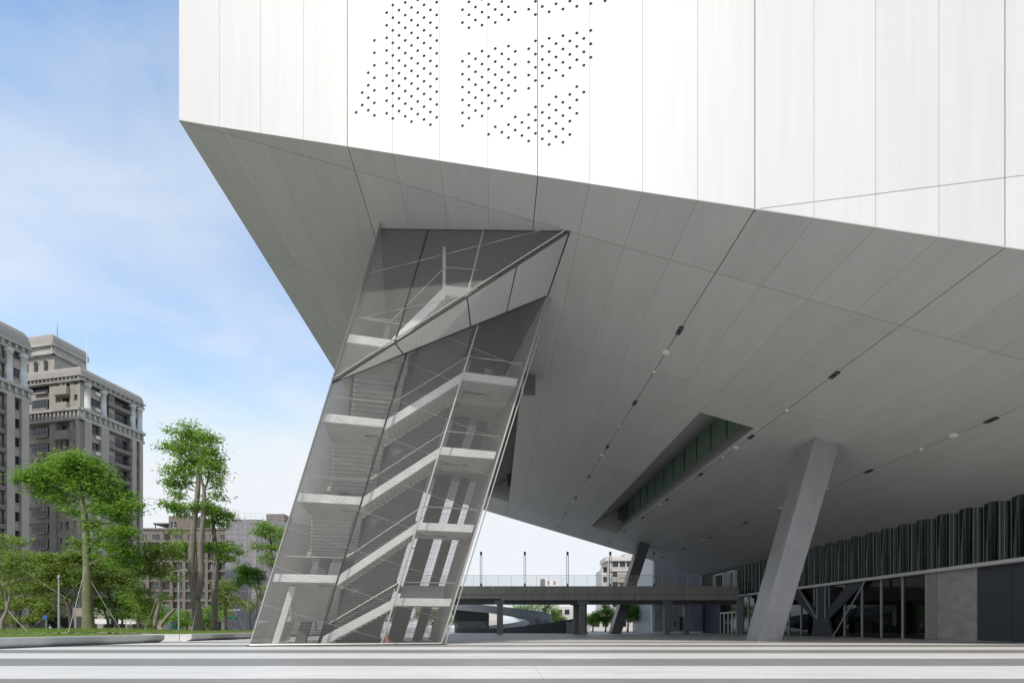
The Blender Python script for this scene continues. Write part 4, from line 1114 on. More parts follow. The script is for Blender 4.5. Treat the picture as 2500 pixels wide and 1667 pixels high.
# shop storey
for pa, pb in ((228, 264), (289, 331)):
    a, b = at(pa, 1510, 84), at(pb, 1522, 84)
    hang((lambda mb: (mb.box(a.x, b.x, 84, 84.6, b.z, a.z), mb.build('shop_awning', M['white_paint']))[1])(MB()), apA)
mb = MB(); mb.box(-98, -62, 85.5, 91, 0, 4.4); hang(mb.build('shop_wall', M['tileA']), apA)
for i, x in enumerate((-94, -88, -82, -77, -72, -67)):
    mb = MB(); mb.box(x, x+3.6, 85.40, 85.5, 0.1, 2.9); hang(mb.build('shop_opening', M['winf' if i % 2 else 'win']), apA)

# ---- block at the left edge of the picture
apB = thing('apartment_building', 'grey tiled apartment tower cut off by the left edge, pale columns at its top', 'building', (-84, 80, 0), 'apartment towers on the left')
KB = Vector(((63-1250)/1180*80.5, 80.5, 0)); DB = Vector((-0.215, -0.977, 0)).normalized()      # face runs towards the viewer
fB = Face(KB, DB, Vector((0.977, -0.215, 0)), apB)
def tB(px): return tpx(KB, DB, px)
bb = [tB(p) for p in (63, 45, 28, 9, -6, -20, -40)]
mb = MB(); mb.prism([KB - fB.N*0.6, KB + DB*22 - fB.N*0.6, KB + DB*22 - fB.N*16, KB - fB.N*16], (0,0,47)); hang(mb.build('body', M['tileB']), apB)
apartment_right_bays(fB, [(0, bb[1], 'pier'), (bb[1], bb[2], 'window'), (bb[2], bb[3], 'pier'), (bb[3], bb[4]+0.6, 'balcony'), (bb[4]+0.6, bb[5]+0.3, 'pier')], 16, 38.4, 40.5, 46, M['tileB'])
cornice(fB, -0.5, 22, 38.4, 40.5, 0.9); cornice(fB, -0.5, 22, 45.9, 47.2, 1.0)
round_column(fB, bb[1]*0.5, 40.5, 45.9, 0.25, 0.5); round_column(fB, (bb[2]+bb[3])/2, 40.5, 45.9, 0.25, 0.5)
mansard(apB, [KB+fB.N*0.7-DB*0.35, KB+DB*22+fB.N*0.7, KB+DB*22-fB.N*16, KB-fB.N*16-DB*0.7], 47.2, 49.9, 1.0, M['roofA'])
mb = MB(); q = KB + DB*9 - fB.N*7; mb.obox(q + DB*1 + Vector((0,0,49)), DB*8, -fB.N*6, (0,0,4.2)); hang(mb.build('penthouse_wall', M['tileB']), apB)

# ---- brown block and the scaffolded block
brn = thing('brown_apartment_block', 'brown tiled apartment block with arched windows behind the forked tree', 'building', (-100, 150, 0))
YB = 150.0
xa, xb = (335-1250)/1180*YB, (562-1250)/1180*YB
zt = 1 + (1530-1290)/1180*YB
fb = Face((xa, YB, 0), (1,0,0), (0,-1,0), brn)
mb = MB(); mb.box(xa, xb, YB, YB+18, 0, zt); hang(mb.build('body', M['brown']), brn)
W_ = xb - xa
for i, t in enumerate([W_*q for q in (0.0, 0.115, 0.25, 0.37, 0.50, 0.62, 0.74, 0.86, 0.965)]):
    fb.part('pilaster', M['brown'], (t, t+0.95, 0, zt-4.2, 0, 0.9 if i % 2 else 0.6))
for k in range(10):
    z = zt - 4.0 - 3.05*k
    if z < 2: break
    fb.part('floor_band', M['brownt'] if k == 0 else M['brown'], (0, W_, z-0.35, z+0.25, 0, 0.55))
    for i, q in enumerate((0.035, 0.165, 0.29, 0.41, 0.545, 0.66, 0.78, 0.895)):
        t = W_*q
        if i % 2 == 0: window(fb, t, t+1.9, z+0.55, z+2.35, 0.02, 2, arch=0.45, m='win', frame='white_paint' if (i+k) % 3 == 0 else 'winf')
        else:
            window(fb, t, t+2.1, z+0.7, z+2.3, 0.02, 2, frame='pole')
            if (i*7+k*3) % 4 == 0: fb.part('window_cage', M['pole'], (t-0.05, t+2.15, z+0.55, z+0.7, 0.1, 0.7)); 
fb.part('parapet', M['brownt'], (0, W_, zt-0.35, zt+0.15, -0.2, 0.35))
a, b = at(406, 1256, YB), at(425, 1290, YB)
mb = MB(); mb.box(a.x, at(470,1,YB).x, YB+1, YB+9, zt, at(1,1257,YB).z); hang(mb.build('roof_house', M['brown']), brn)
fh = Face((a.x, YB+1, 0), (1,0,0), (0,-1,0), brn); window(fh, 0.6, 2.6, zt+0.5, zt+2.4, 0.02, 1, arch=0.5, frame='white_paint')
mb = MB(); p, q = at(371, 1284, YB), at(406, 1278, YB); mb.box(p.x, q.x, YB+0.5, YB+6, q.z-0.1, q.z+0.35); mb.box(p.x+.4, p.x+.6, YB+0.7, YB+0.9, zt, q.z); hang(mb.build('roof_canopy', M['winf']), brn)

scf = thing('scaffolded_building', 'building wrapped in lilac-grey scaffold netting beside the tower', 'building', (-70, 140, 0))
YS = 140.0
zt = 1 + (1530-1267)/1180*YS
x0, x1 = (551-1250)/1180*YS, (623-1250)/1180*YS
x2 = x1 + 20
fs1 = Face((x0, YS, 0), (1,0,0), (0,-1,0), scf); fs2 = Face((x1, YS, 0), Vector((0.86,0.51,0)), Vector((0.51,-0.86,0)), scf)
mb = MB(); mb.prism([(x0,YS,0),(x1,YS,0),(x1+0.86*26,YS+0.51*26,0),(x0,YS+0.51*26,0)], (0,0,zt)); hang(mb.build('netting', M['net']), scf)
for fc, L_ in ((fs1, x1-x0), (fs2, 26)):
    n = int(L_/2.2)
    for i in range(n+1):
        t = min(L_-0.05, max(0.05, L_*i/n)); fc.part('net_seam', M['netseam'], (t-0.05, t+0.05, 0, zt, 0, 0.07))
    for z in [zt-0.05] + [zt - 5.2*k for k in range(1, 6)]: fc.part('net_lace', M['netseam'], (0, L_, z-0.04, z+0.04, 0, 0.06))
    mb = MB()
    for i in range(int(L_/1.1)):
        for k in range(18): fc.box(mb, 0.55+1.1*i-0.11, 0.55+1.1*i+0.11, zt-1.3-1.55*k-0.11, zt-1.3-1.55*k+0.11, 0, 0.03)
    stuff(hang(mb.build('net_eyelets', M['winf']), scf))
    mb = MB()
    for i in range(int(L_/1.8)+1): fc.box(mb, 1.8*i-0.03, 1.8*i+0.03, zt, zt+2.0, -0.3, -0.24)
    for z in (0.9, 1.8): fc.box(mb, 0, L_, zt+z-0.03, zt+z+0.03, -0.3, -0.24)
    stuff(hang(mb.build('scaffold_rail', M['netseam']), scf))
mb = MB(); p, q = at(650, 1254, YS+12), at(694, 1275, YS+12); mb.box(p.x, q.x, YS+12, YS+18, zt, p.z); hang(mb.build('stair_house', M['brown']), scf)
mb = MB(); mb.box(p.x+1.5, p.x+6, YS+9, YS+11, zt, p.z+0.6)
# ---- pale block on the right above the bridge, and the far roof with a billboard
pal = thing('pale_apartment_block', 'pale stone apartment block seen above the footbridge beside the dark column', 'building', (30, 150, 0))
YP = 150.0
def X(px, Y): return (px-1250)/1180*Y
def Zp(py, Y): return 1 + (1530-py)/1180*Y
mb = MB(); mb.box(X(1489,YP), X(1600,YP), YP, YP+16, 0, Zp(1366,YP)); hang(mb.build('body', M['white_bldg']), pal)
mb = MB(); mb.box(X(1469,YP+5), X(1489,YP+5), YP+5, YP+16, 0, Zp(1384,YP)); hang(mb.build('side_wing', M['white_bldg']), pal)
mb = MB(); mb.box(X(1478,YP+2), X(1540,YP+2), YP+2, YP+12, Zp(1366,YP)-.1, Zp(1356,YP)); hang(mb.build('roof_storey', M['white_bldg']), pal)
mb = MB(); mb.box(X(1524,YP+4), X(1545,YP+4), YP+4, YP+10, Zp(1356,YP), Zp(1346,YP)); hang(mb.build('roof_house', M['white_bldg']), pal)
fp = Face((X(1489,YP), YP, 0), (1,0,0), (0,-1,0), pal); Wp = X(1600,YP)-X(1489,YP)
fp.part('cornice', M['white_bldg'], (-0.4, Wp, Zp(1369,YP), Zp(1366,YP)+0.2, 0, 0.7)); fp.part('cornice', M['white_bldg'], (-0.3, Wp, Zp(1394,YP), Zp(1390,YP), 0, 0.5))
for k in range(8):
    z = Zp(1385, YP) - 3.1*k
    if z < 3: break
    for i in range(6):
        window(fp, 0.8+2.2*i, 2.6+2.2*i, z+0.2, z+1.9, 0.02, 1, frame='winf'); fp.part('sill', M['white_bldg'], (0.7+2.2*i, 2.7+2.2*i, z+0.05, z+0.2, 0, 0.2))
    fp.part('floor_band', M['white_bldg'], (-0.1, Wp, z-0.5, z-0.2, 0, 0.25))
fw = Face((X(1469,YP+5), YP+5, 0), (1,0,0), (0,-1,0), pal)
for k in range(8):
    z = Zp(1398, YP+5) - 3.1*k
    if z < 3: break
    window(fw, 0.5, 1.9, z+0.2, z+1.9, 0.02, 1)
mb = MB(); mb.box(X(1506,YP), X(1528,YP), YP-0.45, YP-0.2, Zp(1421,YP), Zp(1396,YP)); hang(mb.build('sign_board', M['tileB']), pal)
for i, (a_, b_) in enumerate(((1512,1519),(1520,1524),(1524.5,1528))):
    mb = MB(); mb.box(X(a_,YP), X(b_,YP), YP-0.52, YP-0.46, Zp(1411.5,YP), Zp(1408.5 + (1 if i==0 else 0),YP)); hang(mb.build('sign_lettering', M['orange']), pal)
far = thing('distant_rooftop', 'distant rooftop with a white billboard bearing two red characters', 'building', (10, 230, 0))
YF = 230.0
mb = MB(); mb.box(X(1318,YF), X(1366,YF), YF, YF+12, 0, Zp(1440,YF)); hang(mb.build('body', M['white_bldg']), far)
mb = MB(); mb.box(X(1321,YF), X(1331,YF), YF+1, YF+6, Zp(1440,YF), Zp(1412,YF)); hang(mb.build('roof_house', M['brownt']), far)
mb = MB(); mb.box(X(1322,YF), X(1335,YF), YF+2, YF+5, Zp(1419,YF), Zp(1408,YF)); hang(mb.build('water_tank', M['white_paint']), far)
mb = MB(); mb.box(X(1331,YF), X(1361,YF), YF-0.4, YF, Zp(1437,YF), Zp(1416,YF)); bbd = hang(mb.build('billboard', M['white_paint']), far)
for pc in (1338.5, 1353.5):
    mb = MB(); c = X(pc, YF); s_ = 0.55; z0 = Zp(1426.5,YF); z1 = Zp(1418.5,YF); hh = z1-z0
    for q in (0.0, 0.34, 0.66, 0.95): mb.box(c-s_, c+s_, YF-0.5, YF-0.42, z0+hh*q, z0+hh*q+0.16)
    for q in (-s_, -0.08, s_-0.16): mb.box(c+q, c+q+0.16, YF-0.49, YF-0.41, z0, z1)
    hang(mb.build('character', M['red']), far)
for a_, b_, c_, Y_, lab in ((1128, 1215, 1492, 175, 'low cream building far behind the spiral ramp on the left'), (1318, 1400, 1480, 160, 'pale low building behind the ramp trees'), (1440, 1600, 1505, 130, 'low pink shopfront building beyond the far trees')):
    t = thing('low_building', lab, 'building', (X((a_+b_)/2,Y_), Y_, 0))
    mb = MB(); mb.box(X(a_,Y_), X(b_,Y_), Y_, Y_+10, 0, Zp(c_,Y_)); hang(mb.build('body', M['white_bldg']), t)
    fq = Face((X(a_,Y_), Y_, 0), (1,0,0), (0,-1,0), t)
    for i in range(4): window(fq, 1+2.4*i, 2.6+2.4*i, max(0.8, Zp(c_,Y_)-2.6), max(1.6, Zp(c_,Y_)-1.0), 0.02, 1)

# ================================================================== PLANTERS AND LAWN
PROF = [(0.0,0.50),(0.02,0.47),(0.02,0.30),(-0.03,0.18),(-0.14,0.09),(-0.30,0.045),(-0.34,0.0),(-0.85,0.0),(-0.85,0.50)]   # undercut kerb, outward = +x
def planter(name, label, path, returns):
    """path: centre line of the outer edge (x,y) front to back; profile swept along it"""
    t = thing(name, label, 'planter', (path[0][0], path[0][1], 0), 'concrete lawn planters')
    mb = MB(); n = len(PROF); vs_ = []
    for i, (x, y) in enumerate(path):
        a = Vector(path[max(0,i-1)]); b = Vector(path[min(len(path)-1,i+1)]); d = (b-a).normalized(); nn = Vector((d.y, -d.x))
        for o_, z_ in PROF: vs_.append((x+nn.x*o_, y+nn.y*o_, z_))
    m_ = len(path)
    mb.add(vs_, [(i*n+k, (i+1)*n+k, (i+1)*n+(k+1)%n, i*n+(k+1)%n) for i in range(m_-1) for k in range(n)] + [tuple(range(n)), tuple((m_-1)*n+k for k in range(n-1,-1,-1))])
    hang(mb.build('kerb_wall', M['planter']), t)
    for (x0, x1, y0, y1) in returns:
        mb = MB(); mb.box(x0, x1, y0, y1, 0, 0.5); hang(mb.build('return_wall', M['planter']), t)
    return t
planter('concrete_planter', 'long low concrete planter wall with undercut side at the left, nearest the camera', [(-24.1,8),(-23.9,14),(-23.62,20),(-23.3,26),(-22.95,31.9)], [(-34,-23.82,31.5,31.9)])
planter('concrete_planter', 'low concrete planter wall running behind the stair tower, beyond the gap', [(-22.95,34.6),(-22.8,38),(-22.7,44),(-22.6,52),(-22.5,62)], [(-34,-23.82,34.6,35.0)])
def edge_x(y): return -24.1 + (y-8)*0.048 if y < 32 else -22.95 + (y-34.6)*0.016
def lawn_z(x, y):
    d = edge_x(y) - x - 0.8
    return 0.46 + 0.17*(1-math.exp(-max(0,d)/3.0)) + 0.03*math.sin(x*0.7)*math.cos(y*0.6) + 0.02*math.sin(x*1.9+y*1.3)
for (ya, yb) in ((6, 31.5), (35.0, 63.2)):
    mb = MB(); nx, ny = 34, 30; vs_ = []
    for j in range(ny+1):
        y = ya + (yb-ya)*j/ny; xe = edge_x(y) - 0.84
        for i in range(nx+1):
            x = xe - (i/nx)**1.7*38; vs_.append((x, y, lawn_z(x, y)))
    mb.add(vs_, [(j*(nx+1)+i, (j+1)*(nx+1)+i, (j+1)*(nx+1)+i+1, j*(nx+1)+i+1) for j in range(ny) for i in range(nx)])
    struct(mb.build('lawn', M['grass_base'], None, True))
rg = random.Random(5)
mb = MB()
def blade(x, y, h, w):
    z = lawn_z(x, y) - 0.02; a = rg.uniform(0, 6.28); dx, dy = math.cos(a)*w, math.sin(a)*w
    lx, ly = rg.gauss(0, 0.35)*h, rg.gauss(0, 0.35)*h
    mb.add([(x-dx,y-dy,z),(x+dx,y+dy,z),(x+lx,y+ly,z+h)], [(0,1,2)])
for _ in range(30000):
    y = rg.uniform(17, 62)
    if 31.3 < y < 35.1: continue
    x = edge_x(y) - 0.86 - abs(rg.gauss(0, 4.0))
    tall = 0.5 + 0.5*math.sin(x*0.45+1.0)*math.cos(y*0.35)
    blade(x, y, rg.uniform(0.05, 0.13) + 0.12*max(0,tall-0.45)*rg.random(), rg.uniform(0.008, 0.018))
for _ in range(9000):                                    # longer grass round the tall tree
    x, y = -36.8 + rg.gauss(0, 3.4), 41 + rg.gauss(0, 2.2)
    if y < 35.2 or x > edge_x(y)-1: continue
    blade(x, y, rg.uniform(0.12, 0.40), rg.uniform(0.008, 0.016))
tag(mb.build('grass', M['grass']), 'short green grass growing on the planter lawn', 'grass', kind='stuff')

# ================================================================== TREES
rt = random.Random(21)
def tree(name, label, Y, stems, clumps, leaf, bark, ls=0.22, group='trees on the planter lawn', density=1.0, droop=0.35, depth=1.0, twig=True, cat='tree', base_z=None, flat=0.6):
    """stems: polylines of (px,py,radius); clumps: (px,py,rx,ry,n) in photograph pixels at distance Y"""
    sc = Y/1180.0
    S_ = []
    for st in stems:
        S_.append([(at(a, b, Y + (c[0] if c else 0)), r) for a, b, r, *c in st])
    base = S_[0][0][0]
    if base_z is not None:
        dz = base_z - base.z; S_[0][0] = (Vector((base.x, base.y, base_z-0.1)), S_[0][0][1]); base = Vector((base.x, base.y, base_z))
    t = thing(name, label, cat, base, group)
    mb = MB()
    for st in S_:
        # smooth the polyline with in-between points
        pts, rad = [], []
        for i in range(len(st)-1):
            p0 = st[max(0,i-1)][0]; p1 = st[i][0]; p2 = st[i+1][0]; p3 = st[min(len(st)-1,i+2)][0]
            for k in range(4):
                f_ = k/4; 
                q = 0.5*((2*p1) + (p2-p0)*f_ + (2*p0-5*p1+4*p2-p3)*f_*f_ + (3*p1-p0-3*p2+p3)*f_**3)
                pts.append(q); rad.append((st[i][1]*(1-f_)+st[i+1][1]*f_)*rt.uniform(0.95,1.05))
        pts.append(st[-1][0]); rad.append(st[-1][1])
        if st is S_[0]: rad[0] *= 1.35; rad[1] *= 1.1
        mb.tube(pts, rad, 9)
    allp = [(p, r) for st in S_ for p, r in st]
    V_, F_ = [], []
    for ci, (px, py, rx, ry, n) in enumerate(clumps):
        dy = rt.uniform(-1,1)*rx*sc*0.55*depth
        c = at(px, py, Y); c.y += dy; c.x += dy*(px-1250)/1180.0
        RX, RY, RZ = rx*sc, rx*sc*0.85*depth, ry*sc
        # a limb from the stem to the clump
        cand = [(p, r) for p, r in allp if p.z < c.z + 0.3]
        if not cand: cand = allp
        p0, r0 = min(cand, key=lambda q: (q[0]-c).length + 0.4*abs(q[0].z-(c.z-0.6*RX)))
        mid = p0.lerp(c, 0.55) + Vector((rt.gauss(0,.12), rt.gauss(0,.12), -0.10*(c-p0).length*rt.random()))
        rr = min(r0*0.45, 0.03+0.035*RX)
        mb.tube([p0, mid, c], [rr, rr*0.7, rr*0.35], 6, False)
        nl = int(n*density*1.5); ns = max(3, nl//34)
        for k in range(ns):
            a = rt.uniform(0, 6.283); u_ = rt.uniform(-1, 1); q_ = math.sqrt(1-u_*u_); rr_ = rt.random()**0.42
            s0 = c + Vector((RX*q_*math.cos(a)*rr_, RY*q_*math.sin(a)*rr_, RZ*u_*rr_))
            if twig and k % 3 == 0: mb.tube([c.lerp(mid, 0.3), c.lerp(s0, 0.5)+Vector((0,0,-.05)), s0], [0.022,0.015,0.006], 4, False)
            out = (s0 - c); out.z *= 0.3
            if out.length > 1e-3: out.normalize()
            for _ in range(nl//ns):
                sp = ls*1.3
                p = s0 + Vector((rt.gauss(0,sp), rt.gauss(0,sp), rt.gauss(0,sp*flat)))
                l_ = ls*rt.uniform(0.75, 1.5); w_ = l_*rt.uniform(0.34, 0.5)
                az = rt.uniform(0, 6.283); d = Vector((math.cos(az), math.sin(az), -droop + rt.gauss(0, 0.35))) + out*0.5; d.normalize()
                sd = d.cross(Vector((rt.gauss(0,.6), rt.gauss(-.25,.6), 1))).normalized()
                b = len(V_); up_ = sd.cross(d)*(0.10*l_)
                V_ += [tuple(p), tuple(p+d*l_*0.5+sd*w_*0.5+up_), tuple(p+d*l_), tuple(p+d*l_*0.5-sd*w_*0.5+up_)]
                F_.append((b, b+1, b+2, b+3))
    hang(mb.build('trunk', bark, None, True), t)
    me = bpy.data.meshes.new('crown'); me.from_pydata(V_, [], F_); me.materials.append(leaf)
    hang(obj('crown', me), t)
    return t

# 1 tall green-trunked tree
tree('silk_floss_tree', 'tall tree with smooth green trunk and broad crown, tied by ropes on the lawn', 42,
     [[(217,1542,.46),(214,1480,.40),(213,1400,.33),(211,1330,.28),(208,1280,.24),(204,1240,.20),(198,1205,.14),(192,1170,.08)],
      [(213,1385,.14),(228,1372,.11),(262,1360,.07)], [(211,1330,.10),(240,1318,.06),(258,1308,.04)], [(209,1292,.12),(235,1281,.08),(262,1278,.05)], [(205,1240,.12),(232,1225,.09),(262,1212,.05)], [(200,1215,.12),(160,1195,.08),(110,1175,.05)]],
     [(62,1168,22,9,260),(95,1165,38,22,900),(130,1150,45,26,1200),(170,1135,38,24,1000),(150,1118,22,10,300),(205,1130,40,22,1000),(235,1150,32,24,800),(185,1170,50,30,1200),(120,1190,45,22,900),(225,1190,45,28,1100),(268,1180,24,20,500),(300,1205,28,14,450),(270,1222,46,24,1100),(318,1232,26,12,320),(340,1238,10,6,90),(255,1250,36,14,600),(298,1258,26,12,350),(178,1244,20,8,240),(150,1212,30,12,350),(228,1275,22,8,200),(286,1300,38,16,700),(305,1292,20,14,250),(252,1300,16,8,150),(190,1322,26,8,260),(236,1326,22,12,260),(285,1340,38,18,700),(318,1352,22,12,260),(258,1360,30,12,380),(300,1372,30,14,420),(325,1380,16,8,160)],
     M['leaf_a'], M['bark_green'], 0.27, base_z=0.6, density=0.72)
# 2 tall forked tree
tree('forked_tree', 'tallest tree, grey trunk forked low, layered bright crown against the sky', 48,
     [[(487,1547,.50),(481,1490,.44),(476,1450,.37),(468,1390,.34),(470,1330,.30),(474,1270,.27),(483,1200,.22),(484,1150,.20),(480,1100,.13),(470,1060,.06)],
      [(482,1460,.34),(491,1400,.30),(489,1345,.26),(494,1290,.24),(498,1230,.20),(498,1195,.16),(491,1165,.09),(490,1130,.05)],
      [(498,1200,.12),(508,1170,.09),(513,1130,.05)], [(484,1160,.10),(455,1145,.06),(435,1150,.04)], [(476,1275,.12),(450,1250,.07),(420,1235,.04)]],
     [(459,1042,20,9,240),(440,1058,26,12,450),(472,1060,42,17,950),(505,1066,26,14,500),(522,1080,14,14,260),(420,1090,26,10,480),(446,1094,30,14,650),(478,1092,40,16,700),(512,1098,24,16,450),(440,1114,18,10,250),(470,1120,28,16,480),(500,1118,26,16,480),(530,1118,18,13,320),(444,1136,26,14,500),(475,1142,22,12,300),(515,1136,28,15,550),(540,1148,10,9,130),(424,1152,22,15,450),(450,1160,18,12,280),(520,1156,24,13,400),(418,1178,20,14,420),(437,1176,14,10,180),(430,1200,16,9,200),(440,1212,12,7,120),(526,1174,16,12,230),(536,1186,10,8,110),(524,1208,24,8,330),(462,1174,12,12,130),(400,1228,12,4,90),(418,1233,20,6,260),(446,1236,32,10,620),(482,1234,30,11,560),(510,1240,24,11,420),(436,1250,16,9,200)],
     M['leaf_b'], M['bark_grey'], 0.26, base_z=0.58, density=0.62, droop=0.6)
# 3 slimmer companion on the right
tree('slender_tree', 'slimmer dark-trunked tree just right of the tall forked tree', 51,
     [[(525,1544,.36),(524,1480,.32),(526,1420,.29),(527,1360,.26),(523,1310,.22),(520,1270,.16),(516,1250,.08)], [(522,1275,.10),(545,1262,.06),(565,1256,.03)], [(526,1360,.10),(550,1345,.06)], [(524,1345,.09),(470,1338,.05),(445,1336,.03)]],
     [(520,1246,30,12,480),(546,1252,26,11,380),(566,1260,16,7,160),(520,1276,24,11,350),(545,1275,18,9,220),(508,1334,20,10,280),(535,1332,24,10,320),(560,1338,28,13,450),(582,1346,12,9,130),(553,1360,24,13,380),(444,1333,30,11,480),(424,1340,16,10,200),(440,1355,18,9,230),(470,1340,18,9,200)],
     M['leaf_b'], M['bark_grey'], 0.24, base_z=0.58, droop=0.55)
# 4 small tree left of it
tree('small_tree', 'small crooked tree with pale yellow-green leaves left of the forked tree', 44,
     [[(376,1546,.22),(380,1510,.18),(390,1470,.15),(394,1430,.13),(391,1400,.10),(388,1370,.06)], [(393,1420,.08),(380,1390,.05),(370,1370,.03)], [(393,1525,.17),(408,1505,.15),(424,1488,.13),(427,1486,.11)]],
     [(378,1340,38,20,650),(352,1362,24,16,380),(400,1350,26,16,400),(366,1382,28,13,420),(346,1398,18,9,200),(376,1400,20,9,240),(408,1388,18,12,230),(424,1410,18,8,180),(350,1440,22,14,300),(338,1462,16,12,200),(360,1465,16,9,160),(408,1456,12,7,110),(366,1498,14,14,210),(368,1522,10,10,130),(416,1296,12,6,80),(446,1298,8,5,60),(352,1480,14,10,140),(425,1328,12,8,90)],
     M['leaf_c'], M['bark_pale'], 0.22, base_z=0.56, droop=0.6)
# 5 at the left edge
tree('bare_branched_tree', 'crooked pale-trunked tree with thin olive foliage at the left edge', 39,
     [[(2,1548,.18),(6,1515,.15),(18,1485,.12),(14,1455,.09),(8,1425,.06)], [(18,1482,.08),(24,1455,.06),(24,1432,.05),(45,1415,.035),(62,1408,.02)], [(24,1433,.05),(4,1420,.03),(-12,1412,.02)]],
     [(20,1315,30,14,300),(52,1322,22,6,130),(8,1345,28,14,280),(36,1360,26,14,240),(12,1385,30,16,300),(44,1398,26,14,220),(20,1425,34,14,260),(50,1438,24,12,180),(8,1455,24,12,180),(70,1380,20,10,140)],
     M['leaf_c'], M['bark_pale'], 0.20, base_z=0.55, density=0.9)
# street trees beyond the lawn
street = [
 ('olive-green street tree left of the lamp pole', 66, [[(40,1540,.22),(46,1500,.18),(60,1460,.14),(70,1420,.08)]], [(58,1362,34,15,500),(90,1368,36,16,560),(30,1385,30,16,420),(70,1395,40,16,560),(105,1400,30,14,380),(20,1420,30,16,380),(60,1430,36,15,460),(95,1440,30,14,340),(25,1470,36,16,420),(62,1475,36,16,420),(20,1508,34,14,330),(55,1512,24,10,200)]),
 ('spreading street tree behind the lamp pole', 64, [[(176,1540,.30),(170,1490,.26),(156,1458,.22),(140,1435,.16),(120,1418,.10)], [(168,1480,.18),(182,1450,.12),(195,1425,.08)]], [(120,1360,34,13,480),(150,1366,38,15,600),(180,1362,36,14,520),(205,1358,26,12,330),(130,1388,38,16,560),(165,1396,40,16,600),(200,1390,34,16,480),(115,1412,30,13,340),(150,1424,34,12,400),(190,1420,34,14,420),(92,1466,38,18,500),(128,1484,38,16,480),(110,1500,30,10,260),(165,1455,26,10,240)]),
 ('olive-topped street tree right of the green trunk', 68, [[(285,1540,.24),(280,1500,.20),(268,1460,.15),(262,1425,.09)]], [(236,1380,28,14,380),(262,1384,34,16,520),(290,1398,32,16,480),(318,1414,26,14,330),(246,1408,34,16,480),(285,1422,36,16,500),(310,1436,26,12,280),(250,1436,30,12,320),(230,1425,20,12,200)]),
 ('low dark street tree over the shop awnings', 70, [[(268,1540,.18),(262,1510,.15),(255,1490,.10)], [(296,1540,.16),(300,1508,.12),(306,1490,.08)]], [(240,1468,26,11,330),(266,1466,32,12,430),(296,1474,34,13,460),(326,1482,30,13,380),(350,1492,24,12,280),(252,1488,28,9,260),(300,1496,36,10,360),(336,1504,26,9,230)]),
 ('street tree behind the crooked small tree', 66, [[(340,1540,.18),(336,1505,.14),(332,1480,.08)]], [(320,1455,24,12,260),(345,1470,28,14,330),(372,1484,24,12,260),(352,1500,28,12,300),(385,1505,22,10,220),(400,1496,18,9,160),(425,1510,24,9,220),(450,1520,22,8,180)]),
 ('low street tree between the two big trunks', 68, [[(455,1540,.14),(458,1515,.10),(462,1500,.06)]], [(446,1500,24,10,240),(500,1512,22,12,240),(512,1490,16,10,160),(470,1516,26,8,220),(545,1500,18,10,180),(500,1530,26,7,180)]),
]
for lab, Y, st, cl in street:
    tree('street_tree', lab, Y, st, cl, M['leaf_c'] if 'olive' in lab or 'spreading' in lab else M['leaf_a'], M['bark_dark'], 0.34, 'street trees beyond the lawn', base_z=0.05, droop=0.25, density=1.25)
tree('round_tree', 'small dark green tree with bare forked branches left of the stair tower', 58,
     [[(612,1538,.16),(608,1500,.13),(606,1470,.11),(612,1440,.07),(608,1420,.04)], [(607,1480,.06),(585,1455,.04),(572,1440,.02)], [(608,1500,.07),(628,1470,.06),(622,1418,.04)], [(620,1515,.06),(632,1460,.05),(630,1412,.03)]],
     [(590,1395,16,12,300),(607,1390,26,13,560),(628,1400,18,12,320),(598,1410,26,10,420),(620,1418,18,9,240),(584,1424,14,8,150),(640,1412,10,8,90)],
     M['leaf_d'], M['bark_pale'], 0.24, base_z=0.3, density=1.2)
tree('olive_tree', 'olive brown-green tree behind the small dark green tree', 64,
     [[(552,1538,.20),(550,1500,.16),(552,1460,.10)], [(552,1480,.08),(580,1460,.05)]],
     [(545,1425,20,14,300),(560,1440,24,14,360),(540,1455,22,14,300),(566,1468,26,13,340),(590,1470,24,12,280),(548,1484,22,10,220),(636,1436,16,12,180),(640,1460,18,14,200),(615,1480,20,10,180)],
     M['leaf_c'], M['bark_dark'], 0.28, 'street trees beyond the lawn', base_z=0.1)
tree('layered_tree', 'bright layered tree half hidden by the left edge of the stair tower', 62,
     [[(668,1538,.22),(666,1470,.19),(664,1400,.16),(662,1340,.12),(660,1300,.06)]],
     [(650,1284,24,9,320),(672,1292,24,10,320),(640,1302,26,9,330),(668,1310,28,10,360),(688,1302,12,9,120),(636,1334,24,9,300),(664,1332,24,9,260),(690,1340,16,9,140),(658,1356,24,9,260),(668,1372,18,7,160),(650,1366,12,6,90)],
     M['leaf_b'], M['bark_grey'], 0.26, base_z=0.3, droop=0.5)
# trees behind the bridge and the ramp, and the park row that the lobby glass mirrors
def far_tree(lab, Y, px, top, w, leaf, tr_w=0.2, n=2200):
    h = 1545 - top; cl = []
    r = random.Random(int(px))
    for i in range(10): cl.append((px + r.uniform(-.7,.7)*w, top + r.uniform(0.18,0.62)*h*0.9, w*r.uniform(.45,.65), h*r.uniform(.14,.22), n//9))
    tree('park_tree', lab, Y, [[(px,1546,tr_w),(px+w*.05,1546-h*.3,tr_w*.8),(px-w*.05,1546-h*.6,tr_w*.4)]], cl, leaf, M['bark_dark'], 0.36, 'trees behind the footbridge', base_z=0.0, droop=0.2)
far_tree('green tree seen between the stair tower and the ramp column', 104, 1116, 1480, 26, M['leaf_a'])
far_tree('leafy tree rising behind the ramp glass, left one', 124, 1288, 1462, 30, M['leaf_a'])
far_tree('leafy tree rising behind the ramp glass, right one', 128, 1325, 1458, 24, M['leaf_d'])
far_tree('paler tree behind the right end of the ramp', 120, 1362, 1482, 22, M['leaf_c'])
far_tree('dark green tree behind the bridge, right of the dark leaning column', 100, 1566, 1458, 40, M['leaf_d'], 0.32, 3200)
